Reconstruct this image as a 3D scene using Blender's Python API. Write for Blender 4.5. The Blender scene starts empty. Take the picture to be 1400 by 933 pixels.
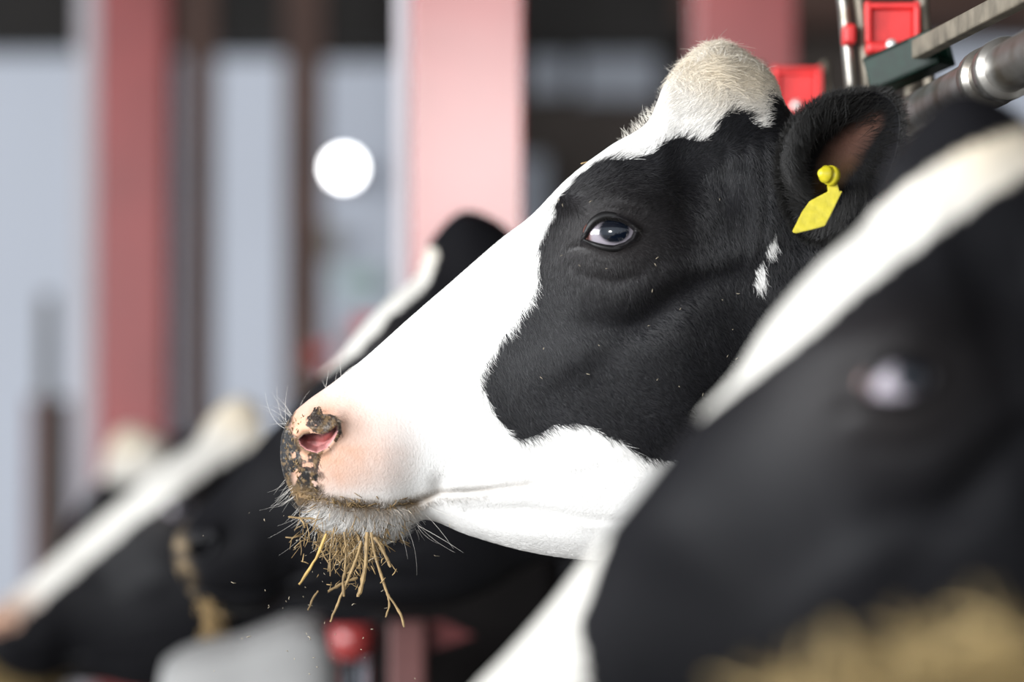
import bpy, bmesh, math, random
import numpy as np
from mathutils import Vector, Matrix, kdtree

rng = np.random.default_rng(7)
random.seed(7)
scene = bpy.context.scene
C = scene.collection

# ------------------------------------------------------------------ camera
LENS = 150.0
F = LENS / 36.0 * 1400.0            # focal length in photo pixels
CAM_Z = 0.85
PITCH = math.atan((800 - 466.5) / F)
FOCUS = 3.70
cam_data = bpy.data.cameras.new('camera')
cam = bpy.data.objects.new('camera', cam_data)
C.objects.link(cam)
cam.location = (0, 0, CAM_Z)
cam.rotation_euler = (math.pi / 2 + PITCH, 0, 0)
cam_data.lens = LENS
cam_data.sensor_width = 36.0
cam_data.clip_start = 0.05
cam_data.clip_end = 200
cam_data.dof.use_dof = True
cam_data.dof.focus_distance = FOCUS
cam_data.dof.aperture_fstop = 2.7
cam_data.dof.aperture_blades = 0
scene.camera = cam

# ------------------------------------------------------------------ world, daylight, exposure
world = bpy.data.worlds.new('overcast_sky')
scene.world = world
world.use_nodes = True
bg = world.node_tree.nodes['Background']
bg.inputs['Color'].default_value = (0.82, 0.90, 1.0, 1)
bg.inputs['Strength'].default_value = 0.75


def area_light(name, loc, target, sx, sy, power, color):
    d = bpy.data.lights.new(name, 'AREA')
    d.shape = 'RECTANGLE'
    d.size, d.size_y, d.energy, d.color = sx, sy, power, color
    o = bpy.data.objects.new(name, d)
    C.objects.link(o)
    o.location = loc
    o.rotation_euler = (Vector(target) - Vector(loc)).to_track_quat('-Z', 'Y').to_euler()
    return o


area_light('daylight_open_side', (-5.0, 0.6, 2.0), (0.2, 3.9, 1.1), 7.0, 3.0, 860, (0.97, 0.985, 1.0))
area_light('rear_glare_light', (-0.1, -4.0, 2.3), (-0.1, 5.5, 1.4), 0.6, 0.8, 100, (1.0, 0.99, 0.97))  # unseen light added behind the camera for the glare on the wide column

vs = scene.view_settings
vs.view_transform = 'Standard'
vs.look = 'None'
vs.gamma = 1.0
vs.use_curve_mapping = False
vs.exposure = 0.2


# ------------------------------------------------------------------ pixel -> place
def at(px, py, Y):
    """the point on the vertical plane y = Y that a photo pixel looks at"""
    px = np.asarray(px, float); py = np.asarray(py, float)
    z = CAM_Z + Y * np.tan(PITCH + np.arctan((466.5 - py) / F))
    depth = Y * math.cos(PITCH) + (z - CAM_Z) * math.sin(PITCH)
    x = (px - 700) / F * depth
    return np.stack([x, np.full_like(x, Y), z], -1)


def project(p):
    x, y, z = p
    d = y * math.cos(PITCH) + (z - CAM_Z) * math.sin(PITCH)
    u = -y * math.sin(PITCH) + (z - CAM_Z) * math.cos(PITCH)
    return 700 + F * x / d, 466.5 - F * u / d


# ------------------------------------------------------------------ materials
def mat_new(name):
    m = bpy.data.materials.new(name)
    m.use_nodes = True
    nt = m.node_tree
    return m, nt, nt.nodes['Principled BSDF']


def mat_plain(name, col, rough=0.5, metal=0.0, noise=0.0, nscale=8.0, bump=0.0, spec=0.5, emit=None, estr=0.0, dark=None):
    """a base colour broken up by noise, with fine relief"""
    m, nt, b = mat_new(name)
    b.inputs['Roughness'].default_value = rough
    b.inputs['Metallic'].default_value = metal
    b.inputs['Specular IOR Level'].default_value = spec
    b.inputs['Base Color'].default_value = (*col, 1)
    if noise > 0 or bump > 0:
        tc = nt.nodes.new('ShaderNodeTexCoord')
        n = nt.nodes.new('ShaderNodeTexNoise')
        n.inputs['Scale'].default_value = nscale
        n.inputs['Detail'].default_value = 6
        nt.links.new(tc.outputs['Object'], n.inputs['Vector'])
        if noise > 0:
            r = nt.nodes.new('ShaderNodeValToRGB')
            d = dark if dark else tuple(c * (1 - noise) for c in col)
            r.color_ramp.elements[0].position = 0.32
            r.color_ramp.elements[1].position = 0.68
            r.color_ramp.elements[0].color = (*d, 1)
            r.color_ramp.elements[1].color = (*col, 1)
            nt.links.new(n.outputs['Fac'], r.inputs['Fac'])
            nt.links.new(r.outputs['Color'], b.inputs['Base Color'])
        if bump > 0:
            bp = nt.nodes.new('ShaderNodeBump')
            bp.inputs['Strength'].default_value = bump
            bp.inputs['Distance'].default_value = 0.005
            nt.links.new(n.outputs['Fac'], bp.inputs['Height'])
            nt.links.new(bp.outputs['Normal'], b.inputs['Normal'])
    if emit:
        b.inputs['Emission Color'].default_value = (*emit, 1)
        b.inputs['Emission Strength'].default_value = estr
    return m


def mat_attr(name, spec=0.35, sheen=0.0, coat=0.0, nscale=0.0, bump=0.0):
    """colour and roughness taken from the mesh's own coat pattern"""
    m, nt, b = mat_new(name)
    a = nt.nodes.new('ShaderNodeAttribute'); a.attribute_name = 'coat_colour'
    r = nt.nodes.new('ShaderNodeAttribute'); r.attribute_name = 'coat_rough'
    nt.links.new(a.outputs['Color'], b.inputs['Base Color'])
    nt.links.new(r.outputs['Fac'], b.inputs['Roughness'])
    b.inputs['Specular IOR Level'].default_value = spec
    b.inputs['Sheen Weight'].default_value = sheen
    b.inputs['Sheen Roughness'].default_value = 0.4
    b.inputs['Coat Weight'].default_value = coat
    b.inputs['Coat Roughness'].default_value = 0.03
    if bump > 0:
        tc = nt.nodes.new('ShaderNodeTexCoord')
        n = nt.nodes.new('ShaderNodeTexNoise'); n.inputs['Scale'].default_value = nscale
        n.inputs['Detail'].default_value = 4
        nt.links.new(tc.outputs['Object'], n.inputs['Vector'])
        bp = nt.nodes.new('ShaderNodeBump'); bp.inputs['Strength'].default_value = bump
        bp.inputs['Distance'].default_value = 0.002
        nt.links.new(n.outputs['Fac'], bp.inputs['Height'])
        nt.links.new(bp.outputs['Normal'], b.inputs['Normal'])
    return m


M = {
    'coat': mat_attr('cow_coat', spec=0.12, sheen=0.0, nscale=420, bump=0.25),
    'fur': mat_attr('cow_hair', spec=0.45),
    'eye': mat_attr('cow_eye', spec=0.5, coat=1.0),
    'lid': mat_plain('eyelid_skin', (0.006, 0.0055, 0.006), 0.5, spec=0.35, noise=0.4, nscale=300),
    'tag': mat_plain('ear_tag_plastic', (0.60, 0.51, 0.02), 0.42, noise=0.18, nscale=160, bump=0.1),
    'collar': mat_plain('collar_webbing', (0.035, 0.037, 0.045), 0.7, noise=0.3, nscale=300),
    'collar_red': mat_plain('collar_red_plastic', (0.45, 0.02, 0.03), 0.45),
    'straw': mat_plain('straw_gold', (0.62, 0.40, 0.12), 0.6, noise=0.35, nscale=120),
    'straw2': mat_plain('straw_tan', (0.40, 0.27, 0.12), 0.7, noise=0.45, nscale=150),
    'straw3': mat_plain('straw_brown', (0.27, 0.18, 0.08), 0.75, noise=0.45, nscale=150),
    'chaff': mat_plain('pale_chaff', (0.55, 0.47, 0.34), 0.7, noise=0.3, nscale=200),
    'hay': mat_plain('hay', (0.28, 0.20, 0.085), 0.8, noise=0.5, nscale=14, bump=0.4),
    'redcol': mat_plain('red_painted_steel', (0.33, 0.045, 0.043), 0.21, noise=0.35, nscale=3.0, bump=0.05, spec=0.6),
    'redplast': mat_plain('red_plastic', (0.80, 0.035, 0.035), 0.45, noise=0.3, nscale=40),
    'greensteel': mat_plain('dark_green_steel', (0.003, 0.024, 0.014), 0.5, noise=0.6, nscale=60, spec=0.25),
    'galv': mat_plain('galvanised_steel', (0.44, 0.43, 0.41), 0.33, metal=0.85, noise=0.45, nscale=25, dark=(0.20, 0.17, 0.13), bump=0.1),
    'dull': mat_plain('dull_steel', (0.27, 0.235, 0.18), 0.5, metal=0.3, noise=0.5, nscale=40, bump=0.1),
    'screw': mat_plain('zinc_screw', (0.8, 0.8, 0.76), 0.3, metal=0.5),
    'brown': mat_plain('brown_timber', (0.115, 0.058, 0.042), 0.7, noise=0.4, nscale=4),
    'timber': mat_plain('dark_timber', (0.085, 0.068, 0.058), 0.85, noise=0.45, nscale=2.0),
    'header': mat_plain('dark_header_board', (0.030, 0.027, 0.025), 0.85, noise=0.4, nscale=3.0),
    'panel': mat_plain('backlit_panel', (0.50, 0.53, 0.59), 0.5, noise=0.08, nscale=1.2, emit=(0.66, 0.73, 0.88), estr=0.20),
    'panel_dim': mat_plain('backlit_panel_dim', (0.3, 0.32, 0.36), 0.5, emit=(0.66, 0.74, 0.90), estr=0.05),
    'white': mat_plain('white_paint_and_lit_edge', (0.46, 0.44, 0.47), 0.5, noise=0.1, nscale=3),  # lamp base, and the column sides painted as lit
    'concrete': mat_plain('concrete_floor', (0.20, 0.19, 0.175), 0.85, noise=0.35, nscale=2.5, bump=0.2),
    'trough': mat_plain('pale_trough', (0.34, 0.34, 0.335), 0.6, noise=0.25, nscale=6),
    'lamp': mat_plain('lamp_globe', (1, 1, 1), 0.3, emit=(1, 1, 1), estr=14),
    'beige': mat_plain('beige_box', (0.42, 0.40, 0.36), 0.6),
    'aqua': mat_plain('pale_green_board', (0.5, 0.66, 0.62), 0.6),
    'pole': mat_plain('weathered_pole', (0.17, 0.15, 0.13), 0.7, noise=0.4, nscale=8),
    'faded': mat_plain('faded_red_paint', (0.17, 0.065, 0.06), 0.55, noise=0.35, nscale=12),
    'near_black': mat_plain('near_black_fill', (0.007, 0.006, 0.006), 0.9, noise=0.5, nscale=6, spec=0.1),
    'dkred': mat_plain('dark_red_paint', (0.16, 0.03, 0.03), 0.5, noise=0.4, nscale=6),
}


# ------------------------------------------------------------------ helpers
def mesh_obj(name, verts, faces, mat, parent=None, smooth=True):
    me = bpy.data.meshes.new(name)
    me.from_pydata([tuple(v) for v in verts], [], [tuple(int(i) for i in f) for f in faces])
    me.update()
    if smooth:
        me.polygons.foreach_set('use_smooth', [True] * len(me.polygons))
    if mat:
        me.materials.append(mat)
    o = bpy.data.objects.new(name, me)
    C.objects.link(o)
    if parent:
        o.parent = parent
    return o


def tag(o, label=None, cat=None, group=None, kind=None):
    if label: o['label'] = label
    if cat: o['category'] = cat
    if group: o['group'] = group
    if kind: o['kind'] = kind
    return o


def empty(name, loc, rz=0):
    o = bpy.data.objects.new(name, None)
    o.empty_display_size = 0.1
    C.objects.link(o)
    o.location = loc
    o.rotation_euler = (0, 0, rz)
    return o


def bm_obj(name, bm, mat, parent=None, smooth=False, bevel=0.0, seg=2):
    if bevel > 0:
        bmesh.ops.bevel(bm, geom=list(bm.edges), offset=bevel, segments=seg, affect='EDGES', profile=0.5)
    bmesh.ops.recalc_face_normals(bm, faces=bm.faces)
    me = bpy.data.meshes.new(name)
    bm.to_mesh(me); bm.free()
    if smooth:
        me.polygons.foreach_set('use_smooth', [True] * len(me.polygons))
    me.materials.append(mat)
    o = bpy.data.objects.new(name, me)
    C.objects.link(o)
    if parent: o.parent = parent
    return o


def bm_box(bm, c, size, rot=None):
    r = bmesh.ops.create_cube(bm, size=1.0)
    m = Matrix.Translation(Vector(c)) @ (rot if rot else Matrix.Identity(4)) @ Matrix.Diagonal((*size, 1))
    bmesh.ops.transform(bm, matrix=m, verts=r['verts'])
    return r['verts']


def box(name, c, size, mat, parent=None, rot=None, bevel=0.004):
    bm = bmesh.new()
    bm_box(bm, c, size, rot)
    return bm_obj(name, bm, mat, parent, bevel=min(bevel, min(size) * 0.3))


def tube_vf(path, radii, n=10, flat=1.0, cap=True):
    path = np.asarray(path, float); k = len(path)
    radii = np.broadcast_to(np.asarray(radii, float), (k,))
    tang = np.gradient(path, axis=0)
    tang /= np.linalg.norm(tang, axis=1, keepdims=True) + 1e-12
    ref = np.array([0, 1.0, 0]) if abs(tang[0][1]) < 0.9 else np.array([1.0, 0, 0])
    V = []
    for i in range(k):
        a = np.cross(tang[i], ref); a /= np.linalg.norm(a) + 1e-12
        b = np.cross(tang[i], a)
        for j in range(n):
            th = 2 * math.pi * j / n
            V.append(path[i] + radii[i] * (math.cos(th) * a + flat * math.sin(th) * b))
    Fc = [(i * n + j, i * n + (j + 1) % n, (i + 1) * n + (j + 1) % n, (i + 1) * n + j) for i in range(k - 1) for j in range(n)]
    if cap:
        Fc.append(tuple(range(n - 1, -1, -1)))
        Fc.append(tuple((k - 1) * n + j for j in range(n)))
    return np.array(V), Fc


def tube(name, path, radii, mat, parent=None, n=10, flat=1.0):
    v, f = tube_vf(path, radii, n, flat)
    return mesh_obj(name, v, f, mat, parent)


def lathe(name, prof, mat, parent=None, n=24, axis=None, origin=(0, 0, 0)):
    """prof: list of (radius, height) turned about an axis"""
    V = []; Fc = []
    for r, h in prof:
        for j in range(n):
            th = 2 * math.pi * j / n
            V.append(Vector((r * math.cos(th), r * math.sin(th), h)))
    k = len(prof)
    for i in range(k - 1):
        for j in range(n):
            Fc.append((i * n + j, i * n + (j + 1) % n, (i + 1) * n + (j + 1) % n, (i + 1) * n + j))
    Fc.append(tuple(range(n - 1, -1, -1))); Fc.append(tuple((k - 1) * n + j for j in range(n)))
    q = Vector((0, 0, 1)).rotation_difference(Vector(axis)) if axis else None
    V = [((q @ v) if q else v) + Vector(origin) for v in V]
    return mesh_obj(name, V, Fc, mat, parent)


def set_attr(me, cols, rough):
    a = me.attributes.new('coat_colour', 'FLOAT_COLOR', 'POINT')
    c4 = np.ones((len(cols), 4), np.float32); c4[:, :3] = cols
    a.data.foreach_set('color', c4.ravel())
    b = me.attributes.new('coat_rough', 'FLOAT', 'POINT')
    b.data.foreach_set('value', np.asarray(rough, np.float32))


def hair_obj(name, pts, rad, cols, rough, mat, parent):
    """pts (n,k,3) strands, rad (n,k)"""
    n, k, _ = pts.shape
    cu = bpy.data.hair_curves.new(name)
    cu.add_curves([k] * n)
    cu.attributes['position'].data.foreach_set('vector', pts.astype(np.float32).ravel())
    ra = cu.attributes.get('radius') or cu.attributes.new('radius', 'FLOAT', 'POINT')
    ra.data.foreach_set('value', rad.astype(np.float32).ravel())
    a = cu.attributes.new('coat_colour', 'FLOAT_COLOR', 'CURVE')
    c4 = np.ones((n, 4), np.float32); c4[:, :3] = cols
    a.data.foreach_set('color', c4.ravel())
    b = cu.attributes.new('coat_rough', 'FLOAT', 'CURVE')
    b.data.foreach_set('value', np.broadcast_to(np.asarray(rough, np.float32), (n,)).copy())
    cu.materials.append(mat)
    o = bpy.data.objects.new(name, cu)
    C.objects.link(o)
    o.parent = parent
    o['kind'] = 'stuff'
    return o


scene.cycles_curves.shape = 'THICK'


# ------------------------------------------------------------------ numeric helpers
def crom(ctrl, x):
    ctrl = np.asarray(ctrl, float)
    n = len(ctrl)
    i = np.clip(np.floor(x).astype(int), 0, n - 2); f = x - i
    if ctrl.ndim == 2: f = f[:, None]
    p0 = ctrl[np.clip(i - 1, 0, n - 1)]; p1 = ctrl[i]; p2 = ctrl[i + 1]; p3 = ctrl[np.clip(i + 2, 0, n - 1)]
    return 0.5 * (2 * p1 + (p2 - p0) * f + (2 * p0 - 5 * p1 + 4 * p2 - p3) * f ** 2 + (3 * p1 - p0 - 3 * p2 + p3) * f ** 3)


def smooth01(a, b, x):
    t = np.clip((x - a) / (b - a), 0, 1)
    return t * t * (3 - 2 * t)


def inside(poly, x, y):
    poly = np.asarray(poly, float)
    x = np.asarray(x, float); y = np.asarray(y, float)
    r = np.zeros(x.shape, bool)
    x1, y1 = poly[-1]
    for x2, y2 in poly:
        c = ((y1 > y) != (y2 > y))
        with np.errstate(divide='ignore', invalid='ignore'):
            xi = (x2 - x1) * (y - y1) / (y2 - y1 + 1e-12) + x1
        r ^= c & (x < xi)
        x1, y1 = x2, y2
    return r


def dist_line(line, x, y):
    """distance to a polyline and the parameter 0..1 along it"""
    line = np.asarray(line, float)
    best = np.full(x.shape, 1e9); par = np.zeros(x.shape)
    n = len(line) - 1
    for i in range(n):
        a = line[i]; d = line[i + 1] - a; L = (d ** 2).sum()
        t = np.clip(((x - a[0]) * d[0] + (y - a[1]) * d[1]) / L, 0, 1)
        q = np.hypot(x - a[0] - t * d[0], y - a[1] - t * d[1])
        m = q < best
        best[m] = q[m]; par[m] = ((i + t) / n)[m]
    return best, par


def vnoise(x, y, scale, seed=0):
    """smooth value noise 0..1"""
    r = np.random.default_rng(seed).random((64, 64))
    u = x / scale; v = y / scale
    i = np.floor(u).astype(int); j = np.floor(v).astype(int)
    fu = u - i; fv = v - j
    fu = fu * fu * (3 - 2 * fu); fv = fv * fv * (3 - 2 * fv)
    g = lambda a, b: r[a % 64, b % 64]
    return (g(i, j) * (1 - fu) + g(i + 1, j) * fu) * (1 - fv) + (g(i, j + 1) * (1 - fu) + g(i + 1, j + 1) * fu) * fv


def fnoise(x, y, scale, seed=0):
    return 0.55 * vnoise(x, y, scale, seed) + 0.3 * vnoise(x, y, scale / 2.1, seed + 1) + 0.15 * vnoise(x, y, scale / 4.3, seed + 2)


# ================================================================== the cow
# Side profile of a cow from nose to tail, drawn in photo pixels of the cow in focus
# (1 px = 0.64 mm at her distance): top point, bottom point, half width, height of the widest place, upper and lower roundness.
YM = 3.75
ST = [  # Tx,  Ty,   Bx,   By,   W,  tm,  pt,  pb
    (383.5, 612, 383.5, 628, 6, .5, 2, 2),
    (387, 591, 390, 656, 48, .5, 2.0, 2.0),
    (399, 568, 408, 690, 78, .48, 2.1, 2.0),
    (424, 546, 436, 716, 97, .46, 2.2, 2.0),
    (455, 524, 482, 732, 100, .46, 2.2, 1.9),
    (503, 486, 535, 733, 95, .47, 2.1, 1.9),
    (560, 435, 580, 711, 88, .48, 2.1, 1.9),
    (620, 383, 640, 732, 89, .48, 2.2, 1.9),
    (680, 331, 705, 751, 98, .46, 2.4, 1.9),
    (727, 295, 770, 763, 116, .40, 2.7, 1.8),
    (773, 250, 830, 767, 142, .31, 3.0, 1.7),
    (830, 205, 890, 762, 158, .29, 2.9, 1.7),
    (884, 169, 950, 745, 154, .31, 2.5, 1.8),
    (915, 112, 1000, 722, 140, .38, 2.0, 1.9),
    (978, 66, 1045, 710, 128, .42, 1.8, 2.0),
    (1041, 95, 1085, 715, 122, .44, 1.8, 2.0),
    (1085, 160, 1125, 735, 120, .46, 1.9, 2.0),
    (1150, 195, 1180, 775, 124, .50, 2.0, 2.0),
    (1250, 215, 1260, 840, 136, .52, 2.0, 2.0),
    (1400, 195, 1380, 930, 160, .55, 2.0, 2.0),
    (1600, 110, 1500, 1040, 215, .58, 1.9, 2.0),
    (1800, 35, 1600, 1180, 290, .60, 1.8, 2.0),
    (2000, 5, 1800, 1240, 370, .60, 1.8, 2.1),
    (2400, 20, 2300, 1260, 450, .58, 1.9, 2.2),
    (2900, 10, 2900, 1250, 465, .56, 2.0, 2.2),
    (3400, -10, 3350, 1180, 440, .50, 2.2, 2.1),
    (3700, 10, 3600, 1080, 370, .45, 2.3, 2.0),
    (3900, 60, 3800, 950, 290, .45, 2.2, 2.0),
    (4010, 150, 3950, 800, 170, .5, 2.0, 2.0),
    (4035, 420, 4033, 440, 12, .5, 2.0, 2.0),
]
ST = np.array(ST, float)
NST = len(ST)

BUMPS = [  # px, py, rx, ry, rot(deg, up to the right), amplitude px
    (836, 288, 72, 24, 4, 15), (832, 335, 88, 72, 0, 13), (782, 352, 18, 10, 30, -4),
    (905, 428, 75, 24, 38, -13), (845, 455, 55, 22, 0, -8), (965, 372, 75, 20, 22, 7), (965, 268, 52, 42, 0, -15),
    (925, 545, 105, 110, 0, 17), (1010, 560, 34, 95, 0, -9), (772, 500, 75, 30, 25, 6), (650, 470, 105, 40, -42, -7),
    (446, 580, 46, 42, 0, 7), (540, 625, 72, 50, 0, 9), (505, 716, 60, 16, 0, 7), (602, 668, 13, 15, 0, -9),
    (720, 735, 110, 13, -8, 5), (700, 700, 90, 13, -4, -4), (880, 250, 60, 26, 0, -5), (1035, 300, 30, 80, 0, 8),
    (440, 577, 30, 12, 0, 11), (466, 588, 9, 16, 0, 9), (404, 640, 18, 30, 0, 4),
]
MOUTH = [(398, 668), (412, 676), (440, 683), (480, 691), (530, 695), (572, 688), (600, 676), (640, 675), (690, 669), (740, 664)]
UPLID = [(795, 341), (801, 329), (810, 319), (824, 313), (840, 314), (854, 320), (865, 329)]
LOLID = [(795, 341), (806, 345), (820, 349), (836, 351), (850, 347), (860, 340), (865, 329)]
ALMOND = UPLID + LOLID[-2:0:-1]
NOSTRIL = [(412, 604), (420, 597), (432, 596), (446, 598), (458, 592), (466, 585), (467, 594), (461, 605), (452, 617), (438, 623), (424, 619), (415, 612)]
EYE_C = (834, 332)


def bump_sum(x, y):
    d = np.zeros_like(x)
    for cx, cy, rx, ry, rot, amp in BUMPS:
        c, s = math.cos(math.radians(rot)), math.sin(math.radians(rot))
        dx, dy = x - cx, -(y - cy)
        u = (dx * c + dy * s) / rx; v = (-dx * s + dy * c) / ry
        d += amp * np.exp(-(u * u + v * v) * 1.1)
    q, par = dist_line(MOUTH, x, y)
    d -= np.where(par < .58, 11.0, 11.0 * np.clip(1 - (par - .58) / .42, 0, 1) * .75) * np.exp(-(q / 4.6) ** 2)
    # small skin folds of the white jaw and behind the cheek
    for line, amp, wd in (([(640, 700), (720, 697), (800, 712), (860, 716)], -3.5, 7), ([(700, 668), (780, 655), (850, 640)], -3, 10),
                          ([(1012, 215), (1018, 290), (1010, 360)], -2.2, 8), ([(1035, 200), (1040, 290), (1035, 350)], -2.8, 8),
                          ([(985, 215), (990, 280), (975, 330)], -2, 9), ([(780, 376), (800, 390), (835, 397), (868, 388)], -2.4, 9),
                          ([(800, 300), (835, 293), (870, 303)], -3, 5)):
        q, par = dist_line(line, x, y)
        d += amp * np.exp(-(q / wd) ** 2) * np.sin(np.pi * np.clip(par, .08, .92)) ** .5
    return d


def holes(x, y, w):
    """eye socket and nostril, pressed into the near and far cheek"""
    d = np.zeros_like(w)
    m = inside(ALMOND, x, y)
    q, _ = dist_line(ALMOND + ALMOND[:1], x, y)
    d -= np.where(m, 26 * smooth01(0, 8, q), 0)
    d += 5.0 * np.exp(-((q - 1.0) / 5.0) ** 2)
    m = inside(NOSTRIL, x, y)
    q, _ = dist_line(NOSTRIL + NOSTRIL[:1], x, y)
    d -= np.where(m, 34 * smooth01(0, 10, q), 0)
    d += 3.0 * np.exp(-((q - 2.0) / 4.0) ** 2)
    return d


def canon(dens, ring_near, ring_far):
    """rings of the whole cow: canonical px, py, lateral w (near side positive) and station number"""
    S = []
    for i in range(NST - 1):
        a, b = ST[i], ST[i + 1]
        L = max(math.hypot(a[0] - b[0], a[1] - b[1]), math.hypot(a[2] - b[2], a[3] - b[3]))
        step = (1.5 if i < 4 else 2.2 if i < 16 else 12 if i < 20 else 26) / dens
        k = max(2, int(L / step))
        S.append(i + np.arange(k) / k)
    S = np.concatenate(S + [np.array([NST - 1.0])])
    T = crom(ST[:, 0:2], S); B = crom(ST[:, 2:4], S)
    W = np.maximum(crom(ST[:, 4], S), 3); tm = np.clip(crom(ST[:, 5], S), .2, .7)
    pt = crom(ST[:, 6], S); pb = crom(ST[:, 7], S)
    phi = np.linspace(0, math.pi, 500)
    t = (1 - np.cos(phi)) / 2
    PX, PY, WW = [], [], []
    for i in range(len(S)):
        q = np.where(t < tm[i], (tm[i] - t) / tm[i], (t - tm[i]) / (1 - tm[i]))
        p = np.where(t < tm[i], pt[i], pb[i])
        hw = W[i] * np.maximum(1 - q ** p, 0) ** (1 / p)
        x = T[i, 0] + (B[i, 0] - T[i, 0]) * t; y = T[i, 1] + (B[i, 1] - T[i, 1]) * t
        s = np.concatenate([[0], np.cumsum(np.sqrt(np.diff(x) ** 2 + np.diff(y) ** 2 + np.diff(hw) ** 2))])
        s /= s[-1]
        un = np.linspace(0, 1, ring_near); uf = np.linspace(1, 0, ring_far)[1:-1]
        xx = np.concatenate([np.interp(un, s, x), np.interp(uf, s, x)])
        yy = np.concatenate([np.interp(un, s, y), np.interp(uf, s, y)])
        ww = np.concatenate([np.interp(un, s, hw), -np.interp(uf, s, hw)])
        PX.append(xx); PY.append(yy); WW.append(ww)
    PX = np.array(PX); PY = np.array(PY); WW = np.array(WW)
    R = PX.shape[1]
    SS = np.repeat(S[:, None], R, 1)
    head = SS < 17.5
    g = np.clip(np.abs(WW) / (0.45 * W[:, None]), 0, 1)
    x = PX[head]; y = PY[head]
    d = bump_sum(x, y) * g[head] + holes(x, y, WW[head]) * smooth01(.5, .9, g[head])
    WW[head] += np.sign(WW[head]) * d
    n = len(S)
    i = np.arange(n - 1)[:, None]; j = np.arange(R)[None]
    Fc = np.stack([i * R + j, (i + 1) * R + j, (i + 1) * R + (j + 1) % R, i * R + (j + 1) % R], -1).reshape(-1, 4)
    faces = Fc.tolist() + [list(range(R)), [(n - 1) * R + k for k in range(R - 1, -1, -1)]]
    return PX.ravel(), PY.ravel(), WW.ravel(), SS.ravel(), faces


def local(px, py, w):
    """canonical pixels -> metres in the cow's own frame (floor at z = 0, near side towards -y)"""
    p = at(px, py, YM)
    s = YM / F
    return np.stack([p[..., 0], -np.asarray(w, float) * s, p[..., 2]], -1)


def pxw(px, py, w):
    """canonical pixels of a place w px nearer than the cow's middle plane that shows at photo pixel px, py"""
    k_ = 1 - np.asarray(w, float) / F
    return 700 + (np.asarray(px, float) - 700) * k_, 800 + (np.asarray(py, float) - 800) * k_


J1 = local(1650., 520., 0.)       # base of the neck
J2 = local(1075., 420., 0.)       # head joint


def pose(P, S, alpha, theta, yaw):
    """neck turned by alpha at the shoulder, head by theta in all, head turned by yaw to the near side"""
    if alpha == 0 and theta == 0 and yaw == 0:
        return P.copy()
    wn = smooth01(21.0, 17.5, S)[:, None]         # neck weight
    wh = smooth01(17.2, 14.6, S)[:, None]         # head weight

    def rot(P, c, a):
        d = P - c
        x = d[:, 0] * math.cos(a) - d[:, 2] * math.sin(a)
        z = d[:, 0] * math.sin(a) + d[:, 2] * math.cos(a)
        return np.stack([x, d[:, 1], z], -1) + c
    Pn = rot(P, J1, alpha)
    j2 = rot(J2[None], J1, alpha)[0]
    Ph = rot(P, J2, theta)
    d = Ph - J2
    Ph = np.stack([d[:, 0] * math.cos(yaw) - d[:, 1] * math.sin(yaw), d[:, 0] * math.sin(yaw) + d[:, 1] * math.cos(yaw), d[:, 2]], -1) + j2
    Q = P + wn * (Pn - P)
    return Q + wh * (Ph - Q)


# ------------------------------------------------------------------ coat patterns (canonical pixels)
BLACK_MAIN = [(1075, 128), (1060, 140), (1047, 150), (1050, 170), (1038, 186), (1024, 176), (1013, 164), (995, 164), (978, 170), (968, 190), (955, 206), (930, 201),
              (908, 206), (885, 224), (855, 231), (830, 229), (802, 238), (782, 253), (766, 274), (757, 298), (745, 322), (736, 343), (739, 380),
              (733, 402), (718, 427), (700, 452), (681, 480), (665, 504), (656, 521), (661, 536), (669, 556), (682, 577), (696, 596), (716, 604),
              (729, 598), (746, 590), (760, 583), (790, 583), (806, 588), (820, 598), (841, 606), (852, 616), (870, 626), (900, 633), (960, 640),
              (1060, 665), (1150, 650), (1300, 760), (1500, 900), (1700, 1300), (2300, 1300), (2300, -100), (1100, 60)]
SPOTS_MAIN = [[(1052, 328), (1044, 340), (1040, 362), (1047, 365), (1054, 345)], [(1038, 366), (1026, 382), (1024, 400), (1034, 408), (1041, 390)]]
BLACK = np.array([0.0075, 0.0075, 0.0090])
WHITE = np.array([0.80, 0.79, 0.77])
CREAM = np.array([0.70, 0.61, 0.47])
PINK = np.array([0.60, 0.31, 0.19])


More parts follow.
